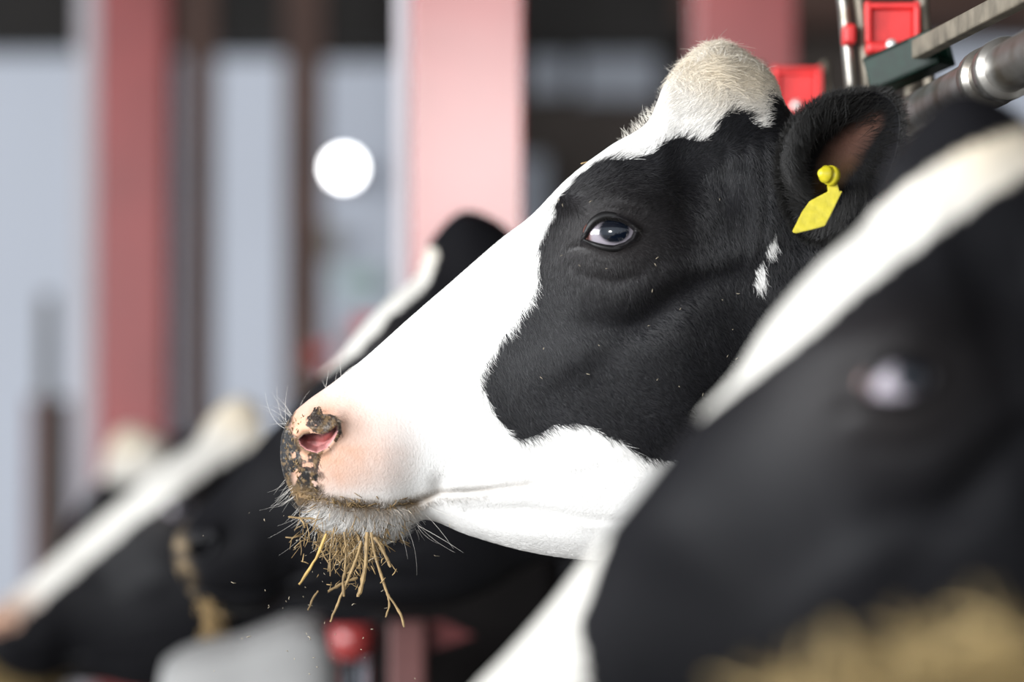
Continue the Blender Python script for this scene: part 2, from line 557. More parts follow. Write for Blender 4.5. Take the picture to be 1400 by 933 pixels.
def coat(x, y, w, S, kind, xy=None):
    """coat colour and roughness at canonical positions"""
    n = len(x)
    xb = x + 5 * (fnoise(x, y, 22, 3) - .5) * 2; yb = y + 5 * (fnoise(x, y, 22, 8) - .5) * 2
    if kind == 'main':
        blk = inside(BLACK_MAIN, xb, yb)
        for p in SPOTS_MAIN: blk &= ~inside(p, xb, yb)
        blk |= ((x - 1056) ** 2 / 24 ** 2 + (y - 158) ** 2 / 28 ** 2 < 1) & (x > 1042)
    elif kind == 'blaze':      # black head, white blaze bending over the forehead, white nose (outlines as the photo shows them on her face)
        bx, by = xy[:, 0] + (xb - x) * .5, xy[:, 1] + (yb - y) * .5
        bl = [(946, 570), (948, 550), (984, 500), (1044, 420), (1105, 360), (1191, 293), (1242, 250), (1311, 207), (1400, 173), (1460, 150), (1470, 215), (1397, 242), (1320, 290), (1242, 345), (1156, 414), (1087, 474), (1010, 534), (958, 574)]
        no = [(835, 728), (803, 810), (788, 856), (798, 900), (806, 1000), (780, 1300), (200, 1300), (200, 728)]
        blk = ~(inside(bl, bx, by) | inside(no, bx, by))
    elif kind == 'strip':      # black with a short strip on the forehead
        q, par = dist_line([(905, 140), (880, 170), (800, 228), (735, 285), (690, 322)], xb, yb)
        wd = np.interp(par, [0, .3, .7, 1], [16, 30, 26, 8])
        blk = ~(q < wd)
    elif kind == 'wide':       # broad white face strip, cream poll
        q, par = dist_line([(1030, 70), (930, 130), (830, 205), (700, 312), (560, 435), (470, 515), (420, 560)], xb, yb)
        wd = np.interp(par, [0, .2, .5, .8, 1], [90, 82, 62, 58, 60])
        blk = ~(q < wd)
    else:                      # 'poll': black with a cream poll only
        blk = ~((np.hypot(x - 985, y - 80) < 150))
    if kind != 'main': white_dim = .78  # other cows' whites darkened in colour for the weaker light on them
    else: white_dim = 1.0
    body = S > 20.5
    pat = fnoise(x + 900 * (w < 0), y, 700, 21 + len(kind)) > .46
    blk = np.where(body, pat, blk)
    col = np.where(blk[:, None], BLACK, WHITE * white_dim * np.where(white_dim < 1, np.array([1, .985, .94]), 1))
    rough = np.where(blk, .5, .62)
    # brown tint of black hair round the eye and ear, cream of the poll hair
    e = np.exp(-(((x - 830) / 95) ** 2 + ((y - 335) / 70) ** 2))
    col = col + (blk * e * .007)[:, None] * np.array([1.3, 1.0, .8])
    cr = np.clip(np.exp(-(((x - 990) / 95) ** 2 + ((y - 95) / 70) ** 2)) * 1.25, 0, 1) * (.55 + .6 * fnoise(x, y, 30, 5))
    col = np.where(blk[:, None], col, col * (1 - cr[:, None]) + CREAM * cr[:, None])
    # nose: pink skin, dark mottled mud, wet front
    if kind in ('main', 'wide'):
        d = np.hypot((x - 418) / 135, (y - 612) / 100)
        pk = np.clip(1.25 - d, 0, 1) * smooth01(700, 660, y) * smooth01(300, 420, 900 - (x - 380) * 2.2)
        pk = np.where(kind == 'main', pk, pk * .9) * (.75 + .5 * fnoise(x, y, 26, 33))
        pk = np.clip(pk * 1.15, 0, 1) * .9
        pk = np.where(blk, 0, pk)
        col = col * (1 - pk[:, None]) + PINK * (1 if kind == 'main' else .55) * pk[:, None]
        if kind == 'main':
            ed = 400 + np.interp(y, [545, 565, 590, 630, 655, 675, 700], [12, 10, 8, 16, 44, 44, 20])
            mud = smooth01(5, -5, x - ed + 30 * (fnoise(x, y, 18, 41) - .5))
            ala = inside([(424, 583), (422, 574), (430, 566), (432, 560), (441, 561), (446, 571), (460, 572), (470, 580), (470, 595), (462, 606), (452, 598), (438, 595), (430, 592)], xb, yb)
            mud = np.maximum(mud, ala * np.where((fnoise(x, y, 15, 77) > .34) | (x > 438), .97, .25))
            rimq, _ = dist_line(NOSTRIL + NOSTRIL[:1], x, y)
            rimm = np.exp(-(rimq / 5.5) ** 2) * np.where(fnoise(x, y, 9, 31) > .40, .95, .3) * smooth01(472, 455, x)
            low = inside([(400, 640), (418, 626), (436, 620), (456, 614), (444, 630), (440, 650), (440, 668), (430, 676), (404, 672)], xb, yb)
            mud = np.maximum(mud, low * np.where(fnoise(x, y, 13, 55) > .42, .94, .1))
            pale = smooth01(.60, .66, fnoise(x, y, 12, 15)) * smooth01(398, 410, x)
            mud = mud * (1 - .8 * pale * (1 - ala))
            fine = fnoise(x, y, 5, 91)
            mc = np.array([.022, .021, .021])[None] + np.array([.13, .082, .035])[None] * np.clip((fine - .50) * 4.5, 0, 1)[:, None]
            mc = mc + np.array([.10, .09, .075])[None] * np.clip((fnoise(x, y, 4, 47) - .62) * 6, 0, 1)[:, None]
            col = col * (1 - mud[:, None]) + mc * mud[:, None]
            col = col * (1 - rimm[:, None]) + (np.array([.10, .055, .02]) * (.4 + fine[:, None])) * rimm[:, None]
            mud = np.maximum(mud, rimm)
            rough = rough * (1 - mud) + .26 * mud
            ins = inside(NOSTRIL, x, y)
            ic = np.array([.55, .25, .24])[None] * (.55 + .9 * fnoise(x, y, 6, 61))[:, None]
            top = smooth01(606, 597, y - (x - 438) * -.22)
            ic = ic * (1 - .93 * top[:, None])  # shade in the upper nostril put into the inner colour
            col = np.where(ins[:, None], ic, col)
            rough = np.where(ins, .3, rough)
            # dirt along the mouth and at its corner
            q, par = dist_line(MOUTH, x, y)
            dirt = np.exp(-(q / 9) ** 2) * np.interp(par, [0, .15, .55, .66, 1], [.9, .9, .8, .35, .2]) * (.5 + fnoise(x, y, 12, 19))
            dirt = np.clip(dirt, 0, .9)
            col = col * (1 - dirt[:, None]) + np.array([.20, .13, .065]) * dirt[:, None]
    if kind in ('strip',):     # dirty pale muzzle tip
        d = smooth01(52, 8, x - 384 + 34 * (fnoise(x, y, 26, 2) - .4)) * np.clip((fnoise(x, y, 22, 12) - .28) * 3, 0, 1) * .85
        col = col * (1 - d[:, None]) + np.array([.26, .19, .11]) * d[:, None]
        rough = np.where(d > .3, .3, rough)
    # skin bald rim of the eye
    q, _ = dist_line(ALMOND + ALMOND[:1], x, y)
    m = (q < 5) | inside(ALMOND, x, y)
    col = np.where(m[:, None], np.array([.012, .011, .012]), col)
    rough = np.where(m, .3, rough)
    wet = np.exp(-(((x - 783) / 16) ** 2 + ((y - 350) / 9) ** 2))
    rough = rough * (1 - .6 * wet)
    return np.clip(col, 0, 1), rough


# ------------------------------------------------------------------ ear (canonical pixels, near side)
EAR_RIM = np.array([(1078, 292), (1069, 262), (1066, 232), (1069, 203), (1082, 172), (1102, 150), (1130, 134), (1165, 126), (1198, 124), (1220, 134), (1232, 156),
                    (1231, 190), (1221, 226), (1203, 262), (1176, 295), (1148, 317), (1118, 328), (1094, 318)], float)
EAR_W = np.array([128, 150, 168, 182, 194, 204, 212, 218, 222, 226, 226, 222, 212, 198, 178, 158, 140, 126], float)


EAR_RIM = np.stack(pxw(EAR_RIM[:, 0], EAR_RIM[:, 1], EAR_W), -1)
EAR_C = np.array(pxw(1128., 246., 130.))


def ear_canon(n=120, k=26, side=1):
    """a cupped leaf: inner face and outer face joined at the rim"""
    u = np.arange(n) * len(EAR_RIM) / n
    cl = np.vstack([EAR_RIM[-1:], EAR_RIM, EAR_RIM[:2]]); cw = np.concatenate([EAR_W[-1:], EAR_W, EAR_W[:2]])
    rim = crom(cl, u + 1); rw = crom(cw, u + 1)
    c = EAR_C; cwid = 112.0
    P = []; side_id = []
    rr = np.linspace(1, 0, k)[:-1]
    th = 5.0

    def layer(r, out):
        xy = c + (rim - c) * r
        base = cwid + (rw - cwid) * (r ** 2.2 * .72 + .28 * r)
        w = base + 10 * np.sin(np.pi * r) * np.cos(np.arctan2(rim[:, 1] - c[1], rim[:, 0] - c[0]) * 2 + .6) * (0 if out else 1)
        if out: w = w - th - 26 * (1 - r ** 2)
        return xy, w
    for r in rr:
        xy, w = layer(r, False); P.append(np.column_stack([xy, w])); side_id.append(np.full(n, 1.0 - r))
    inner_c = np.array([[c[0], c[1], cwid]])
    for r in rr:
        xy, w = layer(r, True); P.append(np.column_stack([xy, w])); side_id.append(np.full(n, -1.0))
    outer_c = np.array([[c[0], c[1], cwid - th - 26]])
    m = k - 1
    V = np.vstack(P + [inner_c, outer_c]); sid = np.concatenate(side_id + [[1.0], [-1.0]])
    Fc = []
    for a in range(m - 1):
        for j in range(n):
            Fc.append((a * n + j, a * n + (j + 1) % n, (a + 1) * n + (j + 1) % n, (a + 1) * n + j))
            o = m * n
            Fc.append((o + a * n + j, o + (a + 1) * n + j, o + (a + 1) * n + (j + 1) % n, o + a * n + (j + 1) % n))
    for j in range(n):
        Fc.append(((m - 1) * n + j, (m - 1) * n + (j + 1) % n, 2 * m * n))
        Fc.append((m * n + (m - 1) * n + j, 2 * m * n + 1, m * n + (m - 1) * n + (j + 1) % n))
        Fc.append((j, m * n + j, m * n + (j + 1) % n, (j + 1) % n))
    if side < 0:
        V = V * np.array([1, 1, -1]); Fc = [f[::-1] for f in Fc]
    return V, Fc, sid


def ear_colour(V, sid, kind):
    x, y = V[:, 0] + 12, V[:, 1] - 16
    col = np.tile(BLACK * .6, (len(V), 1))
    q, par = dist_line([(1128, 262), (1142, 228), (1165, 195), (1190, 172)], x, y)
    pk = np.clip(1.2 - q / np.interp(par, [0, .5, 1], [17, 25, 14]), 0, 1) * (sid > .05) * (.6 + .6 * fnoise(x, y, 14, 4))
    pk = np.clip(pk, 0, .8)
    pc = np.array([.15, .075, .055])[None] * np.ones((len(V), 1))
    pc = pc + smooth01(195, 245, y)[:, None] * (np.array([.10, .055, .025]) - np.array([.17, .085, .062]))
    col = col * (1 - pk[:, None]) + pc * pk[:, None]
    return col, np.full(len(V), .5)


# ------------------------------------------------------------------ legs and tail (metres, cow frame)
def limb(path, radii, n=16):
    path = np.array(path, float); radii = np.array(radii, float)
    u = np.linspace(0, len(path) - 1, 8 * (len(path) - 1) + 1)
    return tube_vf(crom(path, u), np.maximum(crom(radii, u), .008), n)


xs = local(1800., 900., 0.)[0]
xh = local(3600., 900., 0.)[0]
LIMBS = []
for s in (-1, 1):
    LIMBS.append(limb([(xs, s * .13, .90), (xs + .03, s * .145, .70), (xs - .02, s * .14, .40), (xs, s * .14, .34), (xs, s * .14, .14), (xs - .02, s * .14, .07), (xs - .035, s * .14, .0)],
                      [.10, .088, .05, .048, .034, .045, .06]))
    LIMBS.append(limb([(xh - .05, s * .13, .95), (xh - .10, s * .17, .72), (xh + .04, s * .16, .50), (xh + .085, s * .16, .42), (xh + .05, s * .16, .16), (xh + .02, s * .16, .07), (xh, s * .16, .0)],
                      [.15, .12, .07, .052, .036, .045, .06]))
xt = local(4020., 200., 0.)[0]
LIMBS.append(limb([(xt - .10, 0, 1.24), (xt + .02, 0, 1.20), (xt + .06, 0, 1.0), (xt + .06, 0, .7), (xt + .06, 0, .5), (xt + .05, 0, .38)], [.03, .03, .022, .016, .03, .012], 10))


def near_w(px, py, PXv, PYv, WWv):
    """outer near-side surface w at a canonical place"""
    m = (np.abs(PXv - px) < 7) & (np.abs(PYv - py) < 7) & (WWv > 0)
    return WWv[m].max() if m.any() else 100.0


def build_cow(kind, label, Y, dens, rn, rf, alpha=0., theta=0., yaw=0., eye_px=None, detail=False, reach=0.):
    px, py, w, S, faces = canon(dens, rn, rf)
    P0 = local(px, py, w)
    ew = near_w(*[EYE_C[0], 372], px, py, w)
    ewt = near_w(*[EYE_C[0], 292], px, py, w)
    ew = .5 * (ew + ewt) - 1
    e0 = local(np.array([EYE_C[0]]), np.array([EYE_C[1]]), np.array([ew]))
    shift = np.zeros(3)
    if eye_px:
        lo, hi = math.radians(-40), math.radians(40)

        def solve(al):
            e = pose(e0, np.array([10.9]), al, theta, yaw)[0]
            tgt = at(np.array([eye_px[0]]), np.array([eye_px[1]]), Y + e[1])[0]
            return e, tgt
        for _ in range(50):
            mid = .5 * (lo + hi)
            e, tgt = solve(mid)
            if e[2] > tgt[2]: lo = mid          # turning the neck by + lowers the head
            else: hi = mid
        alpha = .5 * (lo + hi)
        e, tgt = solve(alpha)
        shift[0] = tgt[0] - e[0]
        print('cow', kind, 'neck', round(math.degrees(alpha), 1), 'eye', e[2], tgt[2], 'shift', shift[0])
    base = np.array([1.3 + shift[0] + reach, 0, 0])

    shift[0] += reach                            # the neck is stretched out by this much

    def place(P, S):
        Q = pose(P, S, alpha, theta, yaw)
        Q[:, 0] -= reach * smooth01(21.5, 15.0, S)
        return Q + shift - base
    root = empty('dairy_cow', (base[0], Y, 0))
    tag(root, label, 'cow', 'dairy cows at the feed fence')

    def hp(x, y, ww):     # head-rigid placement
        x = np.atleast_1d(np.asarray(x, float)); y = np.atleast_1d(np.asarray(y, float)); ww = np.atleast_1d(np.asarray(ww, float))
        return place(local(x, y, ww), np.full(len(x), 10.0))
    Pb = place(P0, S)
    Pw = Pb + base + np.array([0, Y, 0])
    col, rough = coat(px, py, w, S, kind, np.stack(project(Pw.T), -1))
    # ---- body: one continuous surface made of trunk, neck and head, legs, tail and ears
    parts = [(Pb, faces, col, rough)]
    for v, f in LIMBS:
        v2 = v + shift - base
        lc = np.where((v[:, 2] < .075)[:, None], np.array([.05, .045, .04]), np.where((fnoise(v[:, 0] * 900, v[:, 2] * 900, 300, 6) > .5)[:, None], BLACK, WHITE))
        parts.append((v2, f, lc, np.full(len(v), .5)))
    for s in (1, -1):
        ev, ef, sid = ear_canon(120 if detail else 60, 26 if detail else 14, s)
        ec, er = ear_colour(ev, sid, kind)
        parts.append((hp(ev[:, 0], ev[:, 1], ev[:, 2]), ef, ec, er))
    objs = [mesh_obj('body' if i == 0 else 'piece', p[0], p[1], None) for i, p in enumerate(parts)]
    allv = np.vstack([p[0] for p in parts]); allc = np.vstack([p[2] for p in parts]); allr = np.concatenate([p[3] for p in parts])
    bo = objs[0]
    for o in objs:
        bm = bmesh.new(); bm.from_mesh(o.data); bmesh.ops.recalc_face_normals(bm, faces=bm.faces)
        if o is objs[0]: print('vol', bm.calc_volume(signed=True))
        bm.to_mesh(o.data); bm.free()
    for o in objs[1:]:
        md = bo.modifiers.new('u', 'BOOLEAN'); md.operation = 'UNION'; md.object = o
        md.solver = 'MANIFOLD'
    dg = bpy.context.evaluated_depsgraph_get(); dg.update()
    nm = bpy.data.meshes.new_from_object(bo.evaluated_get(dg), depsgraph=dg)
    print('union', kind, len(bo.data.vertices), '->', len(nm.vertices))
    bo.modifiers.clear()
    old = bo.data; bo.data = nm; bpy.data.meshes.remove(old); nm.name = 'body'
    for o in objs[1:]:
        me = o.data; bpy.data.objects.remove(o); bpy.data.meshes.remove(me)
    nm.polygons.foreach_set('use_smooth', [True] * len(nm.polygons))
    kd = kdtree.KDTree(len(allv))
    for i, v in enumerate(allv): kd.insert(v, i)
    kd.balance()
    idx = np.array([kd.find(v.co)[1] for v in nm.vertices])
    set_attr(nm, allc[idx], allr[idx])
    nm.materials.clear(); nm.materials.append(M['coat'])
    bo.parent = root
    # ---- eyes
    for s in (1, -1):
        na, nb = (64, 40) if detail else (28, 18)
        th = np.linspace(0, 2 * math.pi, na, endpoint=False); ph = np.linspace(0.0, math.pi, nb)
        TH, PH = np.meshgrid(th, ph)
        ex = EYE_C[0] - 2 + 38 * np.sin(PH) * np.cos(TH); ey = EYE_C[1] - 26 * np.sin(PH) * np.sin(TH); ez = ew - 17 + 21 * np.cos(PH)
        v = hp(ex.ravel(), ey.ravel(), s * ez.ravel())
        f = [(i * na + j, i * na + (j + 1) % na, (i + 1) * na + (j + 1) % na, (i + 1) * na + j) for i in range(nb - 1) for j in range(na)]
        d = np.hypot((ex.ravel() - 836) / 20.5, (ey.ravel() - 329) / 17)
        if kind == 'blaze': d = np.hypot((ex.ravel() - 845) / 19.5, (ey.ravel() - 329) / 17)
        pup = smooth01(1.06, .92, d)
        ring = np.exp(-((d - .98) / .10) ** 2)
        c = np.array([.33, .30, .34])[None] * (1.4 if kind == 'blaze' else 1) * (1 - pup[:, None]) + np.array([.0035, .006, .012])[None] * pup[:, None]
        pinkish = smooth01(808, 800, ex.ravel()) + .0 * ex.ravel()
        c = c * (1 - pinkish[:, None]) + np.array([.16, .05, .035]) * pinkish[:, None]
        c = c * (1 - .4 * ring[:, None] * (1 - pup[:, None]))
        eo = mesh_obj('eye', v, f, M['eye'], root)
        set_attr(eo.data, c, np.full(len(v), .12))
        for nm_, line, r0, lift in (('upper_eyelid', UPLID, 6.5, 7), ('lower_eyelid', LOLID, 4.4, 3)):
            k = 34
            ln = crom(np.array(line, float), np.linspace(0, len(line) - 1, k))
            off = np.sin(np.linspace(0, math.pi, k))
            dd = np.hypot((ln[:, 0] - EYE_C[0] + 2) / 38, (ln[:, 1] - EYE_C[1]) / 26)
            lw = ew - 17 + 21 * np.sqrt(np.clip(1 - dd ** 2, 0.30, 1)) + 1.0 + off * 2.0
            pth = hp(ln[:, 0], ln[:, 1] - (3.0 if nm_[0] == 'u' else -2.5) * off, s * lw)
            rad = (r0 * (.35 + .65 * off)) * YM / F
            tv, tf = tube_vf(pth, rad, 8)
            mesh_obj(nm_, tv, tf, M['lid'], root)
    return dict(root=root, px=px, py=py, w=w, S=S, faces=faces, P=Pb, hp=hp, body=bo, ew=ew, col=col, place=place, shift=shift)


# ================================================================== the barn
def struct(o): return tag(o, kind='structure')


struct(box('floor', (0.5, 6, -0.05), (13, 20, 0.1), M['concrete']))
struct(box('ceiling', (0.5, 6.6, 3.65), (12.4, 14.6, 0.1), M['timber']))
YW = 13.0


def wx(px, Y=YW): return float(at(px, 400., Y)[0])
def wz(py, Y=YW): return float(at(700., py, Y)[2])


def slab(name, x0, x1, y0, y1, Y, thick, mat, parent=None, bevel=0.004):
    """an upright board that fills photo pixels x0..x1, y0..y1 (y1 None: down to the floor) at distance Y"""
    X0, X1 = wx(x0, Y), wx(x1, Y)
    z1 = wz(y0, Y); z0 = 0.0 if y1 is None else wz(y1, Y)
    return box(name, ((X0 + X1) / 2, Y + thick / 2, (z0 + z1) / 2), (X1 - X0, thick, z1 - z0), mat, parent, bevel=bevel)


struct(box('wall_back', (0.5, YW + 0.25, 1.8), (12.4, 0.2, 3.6), M['timber']))
struct(box('wall_right', (6.6, 6.6, 1.8), (0.2, 14.6, 3.6), M['timber']))
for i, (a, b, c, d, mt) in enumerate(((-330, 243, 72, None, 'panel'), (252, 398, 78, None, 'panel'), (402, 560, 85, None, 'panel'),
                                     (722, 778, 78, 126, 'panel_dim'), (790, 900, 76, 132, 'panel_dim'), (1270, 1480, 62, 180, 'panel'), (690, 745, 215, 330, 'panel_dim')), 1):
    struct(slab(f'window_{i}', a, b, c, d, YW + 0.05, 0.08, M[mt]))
struct(slab('trim_1', -400, 940, -60, 66, YW - 0.10, 0.14, M['header']))
struct(slab('trim_2', 930, 1600, -60, 34, YW - 0.3, 0.14, M['brown']))


def column(label, x0, x1, Y, depth=0.2, cover_block=0):
    """rolled steel column: two flanges and a web"""
    X0, X1 = wx(x0, Y), wx(x1, Y)
    r = empty('steel_column', ((X0 + X1) / 2, Y, 0)); wd = X1 - X0
    tag(r, label, 'column', 'red steel columns')
    t = .014
    box('flange', (0, 0, 1.8), (wd, t, 3.59), M['redcol'], r, bevel=.003)
    box('flange', (0, depth, 1.8), (wd, t, 3.59), M['redcol'], r, bevel=.003)
    box('web', (0, depth / 2, 1.8), (.012, depth - t, 3.59), M['redcol'], r, bevel=.002)
    box('base_plate', (0, depth / 2, .01), (wd + .08, depth + .1, .018), M['redcol'], r)
    if cover_block:
        box('cover_block', (0, depth / 2, cover_block / 2), (wd + .1, depth + .14, cover_block), M['near_black'], r, bevel=.02)  # block added to hide the column's lower end, near-black like the dark around
    return r


column('wide glossy red steel column behind the black poll of a cow', 562, 715, 5.55, .22, .93)
column('red steel column beside the pale panel at the left', 132, 226, 9.2, .24)
column('red steel column behind the white poll of the sharp cow', 952, 1088, 7.05, .22)
# strips painted pale for the lit flange sides of the red columns
for (a, b, Y, lab) in ((104, 131, 9.45, 'tall pale strip painted as the lit left side of the narrow red column'), (538, 561, 5.7, 'tall pale strip painted as the lit left side of the wide red column')):
    o = slab('lit_side_strip', a, b, -80, (None if Y > 7 else 560), Y, .05, M['white'])
    tag(o, lab, 'strip', 'painted lit sides of columns')
for (a, b, lab) in ((250, 290, 'narrow brown timber post just right of the narrow red column'), (388, 440, 'brown timber post left of the round lamp')):
    o = slab('timber_post', a, b, -90, None, 11.8, .14, M['brown']); tag(o, lab, 'post', 'brown timber posts')
# wall lamp
lp = at(470., 230., 12.7)
lr = empty('wall_lamp', tuple(lp)); tag(lr, 'round bright white lamp between brown post and wide red column', 'lamp')
lathe('globe', [(.004, .04), (.02, .036), (.030, .025), (.034, .0), (.032, -.02)], M['lamp'], lr, axis=(0, -1, 0))
lathe('base', [(.042, -.02), (.044, -.03), (.044, -.06), (.04, -.3)], M['white'], lr, axis=(0, -1, 0))
tag(slab('wall_box', 441, 462, 308, 352, 12.9, .12, M['beige']), 'small beige box on the pale wall under the lamp', 'box')
tag(slab('green_board', 462, 524, 368, 402, 12.95, .08, M['aqua']), 'pale green board on the white wall near the red column', 'board')
# pole with dark red sleeve at the left
pr = empty('pole_stand', (wx(68, 10.2), 10.2, 0)); tag(pr, 'weathered grey pole in dark red holder at far left', 'pole')
zt = wz(405, 10.2); z1 = wz(545, 10.2)
tube('pole', [(0, -.05, .02), (0, -.05, 1.0), (0, -.05, zt)], [.022, .022, .018], M['pole'], pr)
box('holder', (.0, .03, z1 / 2), (wx(100, 10.2) - wx(45, 10.2), .08, z1), M['dkred'], pr)
box('foot', (0, 0, .02), (.2, .2, .04), M['dkred'], pr)

# ------------------------------------------------------------------ feed fence: rail, posts and the neck-lock heads
RX = lambda y: 0.368 - 0.112 * (y - 4.05)
RZ = 1.287
rdir = Vector((-0.112, 1, 0)).normalized()
fr = empty('feed_fence', (RX(6), 6, 0))
tag(fr, 'galvanised tube feed fence above the cows necks', 'fence')
L = lambda y, z, off=0: np.array([RX(y) - RX(6) + off, y - 6, z])
tube('rail', [L(y, RZ) for y in np.linspace(1.6, 11.5, 20)], .0215, M['galv'], fr, n=20)
for y in (3.60, 3.66):
    tube('collar', [L(y - .012, RZ), L(y + .012, RZ)], .027, M['galv'], fr, n=24)
for y in (2.25, 3.25, 4.36, 5.75, 7.3, 9.0, 10.9):
    tube('upright', [L(y, z) for z in (0, .5, 1.0, RZ)], .024, M['redcol'] if y > 7 else M['galv'], fr, n=14)
tube('lower_rail', [L(y, .42) for y in np.linspace(1.6, 11.5, 12)], .0215, M['galv'], fr, n=14)


def q(px, py, Y): return Vector(at(float(px), float(py), Y))


def lock(px, py, Y, label, up=.10):
    """red plastic latch block held between galvanised straps that stand on the rail"""
    o = q(px, py, Y)
    k = Y / F
    r = empty('neck_lock', tuple(o)); tag(r, label, 'neck lock', 'neck locks on the feed fence')
    W_, H_ = .0514, .0472
    blk = box('latch_block', (0, 0, 0), (W_ * .92, .045, H_), M['redplast'], r, bevel=.006)
    box('recess_frame', (0, -.024, H_ * .46), (W_ * .96, .012, .006), M['redplast'], r, bevel=.002)
    for s in (-1, 1):
        box('recess_frame', (s * W_ * .45, -.024, .006), (.006, .012, H_ * .85), M['redplast'], r, bevel=.002)
    lip = box('lip', (0, -.026, -H_ * .40), (W_ * 1.0, .022, H_ * .24), M['redplast'], r, bevel=.005)
    lathe('screw', [(.0055, -.004), (.0055, .001), (.003, .004)], M['screw'], lip, n=14, axis=(0, -1, 0), origin=(-.002, -.040, -H_ * .36))
    for s, x0 in ((-1, -.56), (-1, -.86), (1, .60)):
        wdt = .011
        pts = [(x0 * W_ - .010 * (s < 0), 0, up), (x0 * W_, -.004, min(.02, up * .6)), (x0 * W_ + .006, -.004, -.05), (x0 * W_ + .008, 0, -(o.z - RZ) + .0215)]
        tube('strap', pts, wdt * .55, M['dull'] if x0 > -.8 else M['galv'], r, n=8, flat=2.2)
    bl = box('side_pad', (-.80 * W_, -.02, -H_ * .12), (.012, .03, H_ * .42), M['redplast'], r, bevel=.004)
    return r


lock(1217, 44, 4.05, 'red latch block of neck lock above the ear tag')
# green sleeve with the flat pull bar that comes out of it
a, b = q(1196, 105, 3.965), q(1290, 64, 3.92)
gs = empty('pull_bar', tuple((a + b) / 2)); tag(gs, 'steel pull bar in dark green sleeve beside the red latch', 'lever')
c0 = (a + b) / 2; dr = (b - a).normalized()
rot = dr.to_track_quat('X', 'Z').to_matrix().to_4x4()
ln_ = (b - a).length
for nm_, off, sz in (('sleeve', (0, -.012, 0), (ln_, .006, .034)), ('sleeve', (0, .012, 0), (ln_, .006, .034)), ('sleeve', (0, 0, -.014), (ln_, .03, .006)), ('sleeve', (-.012, 0, .014), (ln_ * .7, .03, .006))):
    box(nm_, tuple((rot @ Vector((*off, 1)))[:3]), sz, M['greensteel'], gs, rot=rot, bevel=.002)
e0_, e1_ = q(1256, 68, 3.91) - c0, q(1440, -28, 3.45) - c0
d2 = (e1_ - e0_); rot2 = d2.to_track_quat('X', 'Z').to_matrix().to_4x4()
box('bar', tuple((e0_ + e1_) / 2), (d2.length, .014, .018), M['dull'], gs, rot=rot2, bevel=.002)
lathe('ring', [(.010, -.004), (.016, -.004), (.016, .004), (.010, .004)], M['dull'], gs, n=20, axis=(0.6, -1, 0), origin=tuple(q(1258, 130, 4.14) - c0))
lock(1088, 128, 4.48, 'red latch block of neck lock behind the white poll', up=.03)
lock(503, 452, 9.6, 'blurred red latch block of neck lock left of black cow poll', up=.03)
lock(440, 488, 10.9, 'blurred farthest red latch block of neck lock by brown post', up=.03)

# ------------------------------------------------------------------ low things beyond the cows
# pale rounded trough
tc = at(330., 900., 5.85)
prof = [(230, 900), (250, 886), (285, 874), (325, 868), (360, 856), (395, 842), (430, 838), (452, 848), (462, 872)]
V = []; Fc = []
NB = 13
top = [at(float(x), float(y), 5.85) for x, y in prof]
k = len(top)
for j in range(NB):
    th = math.pi * j / (NB - 1)
    for p in top:
        rr = .16
        V.append((p[0] - tc[0], -math.cos(th) * rr, (p[2] if 0 < j < NB - 1 else .0) - (1 - math.sin(th)) * .05 * (0 < j < NB - 1)))
for j in range(NB - 1):
    for i in range(k - 1):
        Fc.append((j * k + i, j * k + i + 1, (j + 1) * k + i + 1, (j + 1) * k + i))
Fc.append([j * k for j in range(NB)]); Fc.append([j * k + k - 1 for j in range(NB - 1, -1, -1)])
Fc.append([(NB - 1) * k + i for i in range(k)] + [i for i in range(k - 1, -1, -1)])
tr = mesh_obj('feed_trough', V, Fc, M['trough']); tr.location = (tc[0], 5.85, 0)
tag(tr, 'pale grey rounded trough end below the black muzzle', 'trough')
# red drinking bowl and red stand behind the neck of the third cow
bc = at(482., 872., 5.4)
br = empty('drinking_bowl', (bc[0], 5.4, 0)); tag(br, 'small rounded red drinking bowl beside the pale trough', 'bowl')
lathe('bowl', [(.009, -.03), (.024, -.026), (.029, -.01), (.031, .014), (.027, .016), (.024, -.004), (.005, -.02)], M['redcol'], br, origin=(0, 0, bc[2]))
tube('stand', [(0, 0, 0), (0, 0, .4), (0, 0, bc[2] - .026)], .008, M['near_black'], br)  # stand coloured near-black to sink into the dark under the bowl
o = slab('red_stand', 532, 582, 850, None, 5.3, .05, M['faded']); tag(o, 'pinkish red upright below the chewing cow jaw', 'post')
V3 = [at(float(x), float(y), 5.32) for x, y in ((584, 851), (606, 850), (648, 870), (584, 892))]
vv = [(*(p - V3[0]),) for p in V3] + [(p[0] - V3[0][0], .03, p[2] - V3[0][2]) for p in V3]
o = mesh_obj('red_bracket', vv, [(0, 1, 2, 3), (7, 6, 5, 4), (0, 4, 5, 1), (1, 5, 6, 2), (2, 6, 7, 3), (3, 7, 4, 0)], M['dkred'], smooth=False)
o.location = tuple(V3[0]); tag(o, 'red pointed bracket fixed to the red upright', 'bracket')


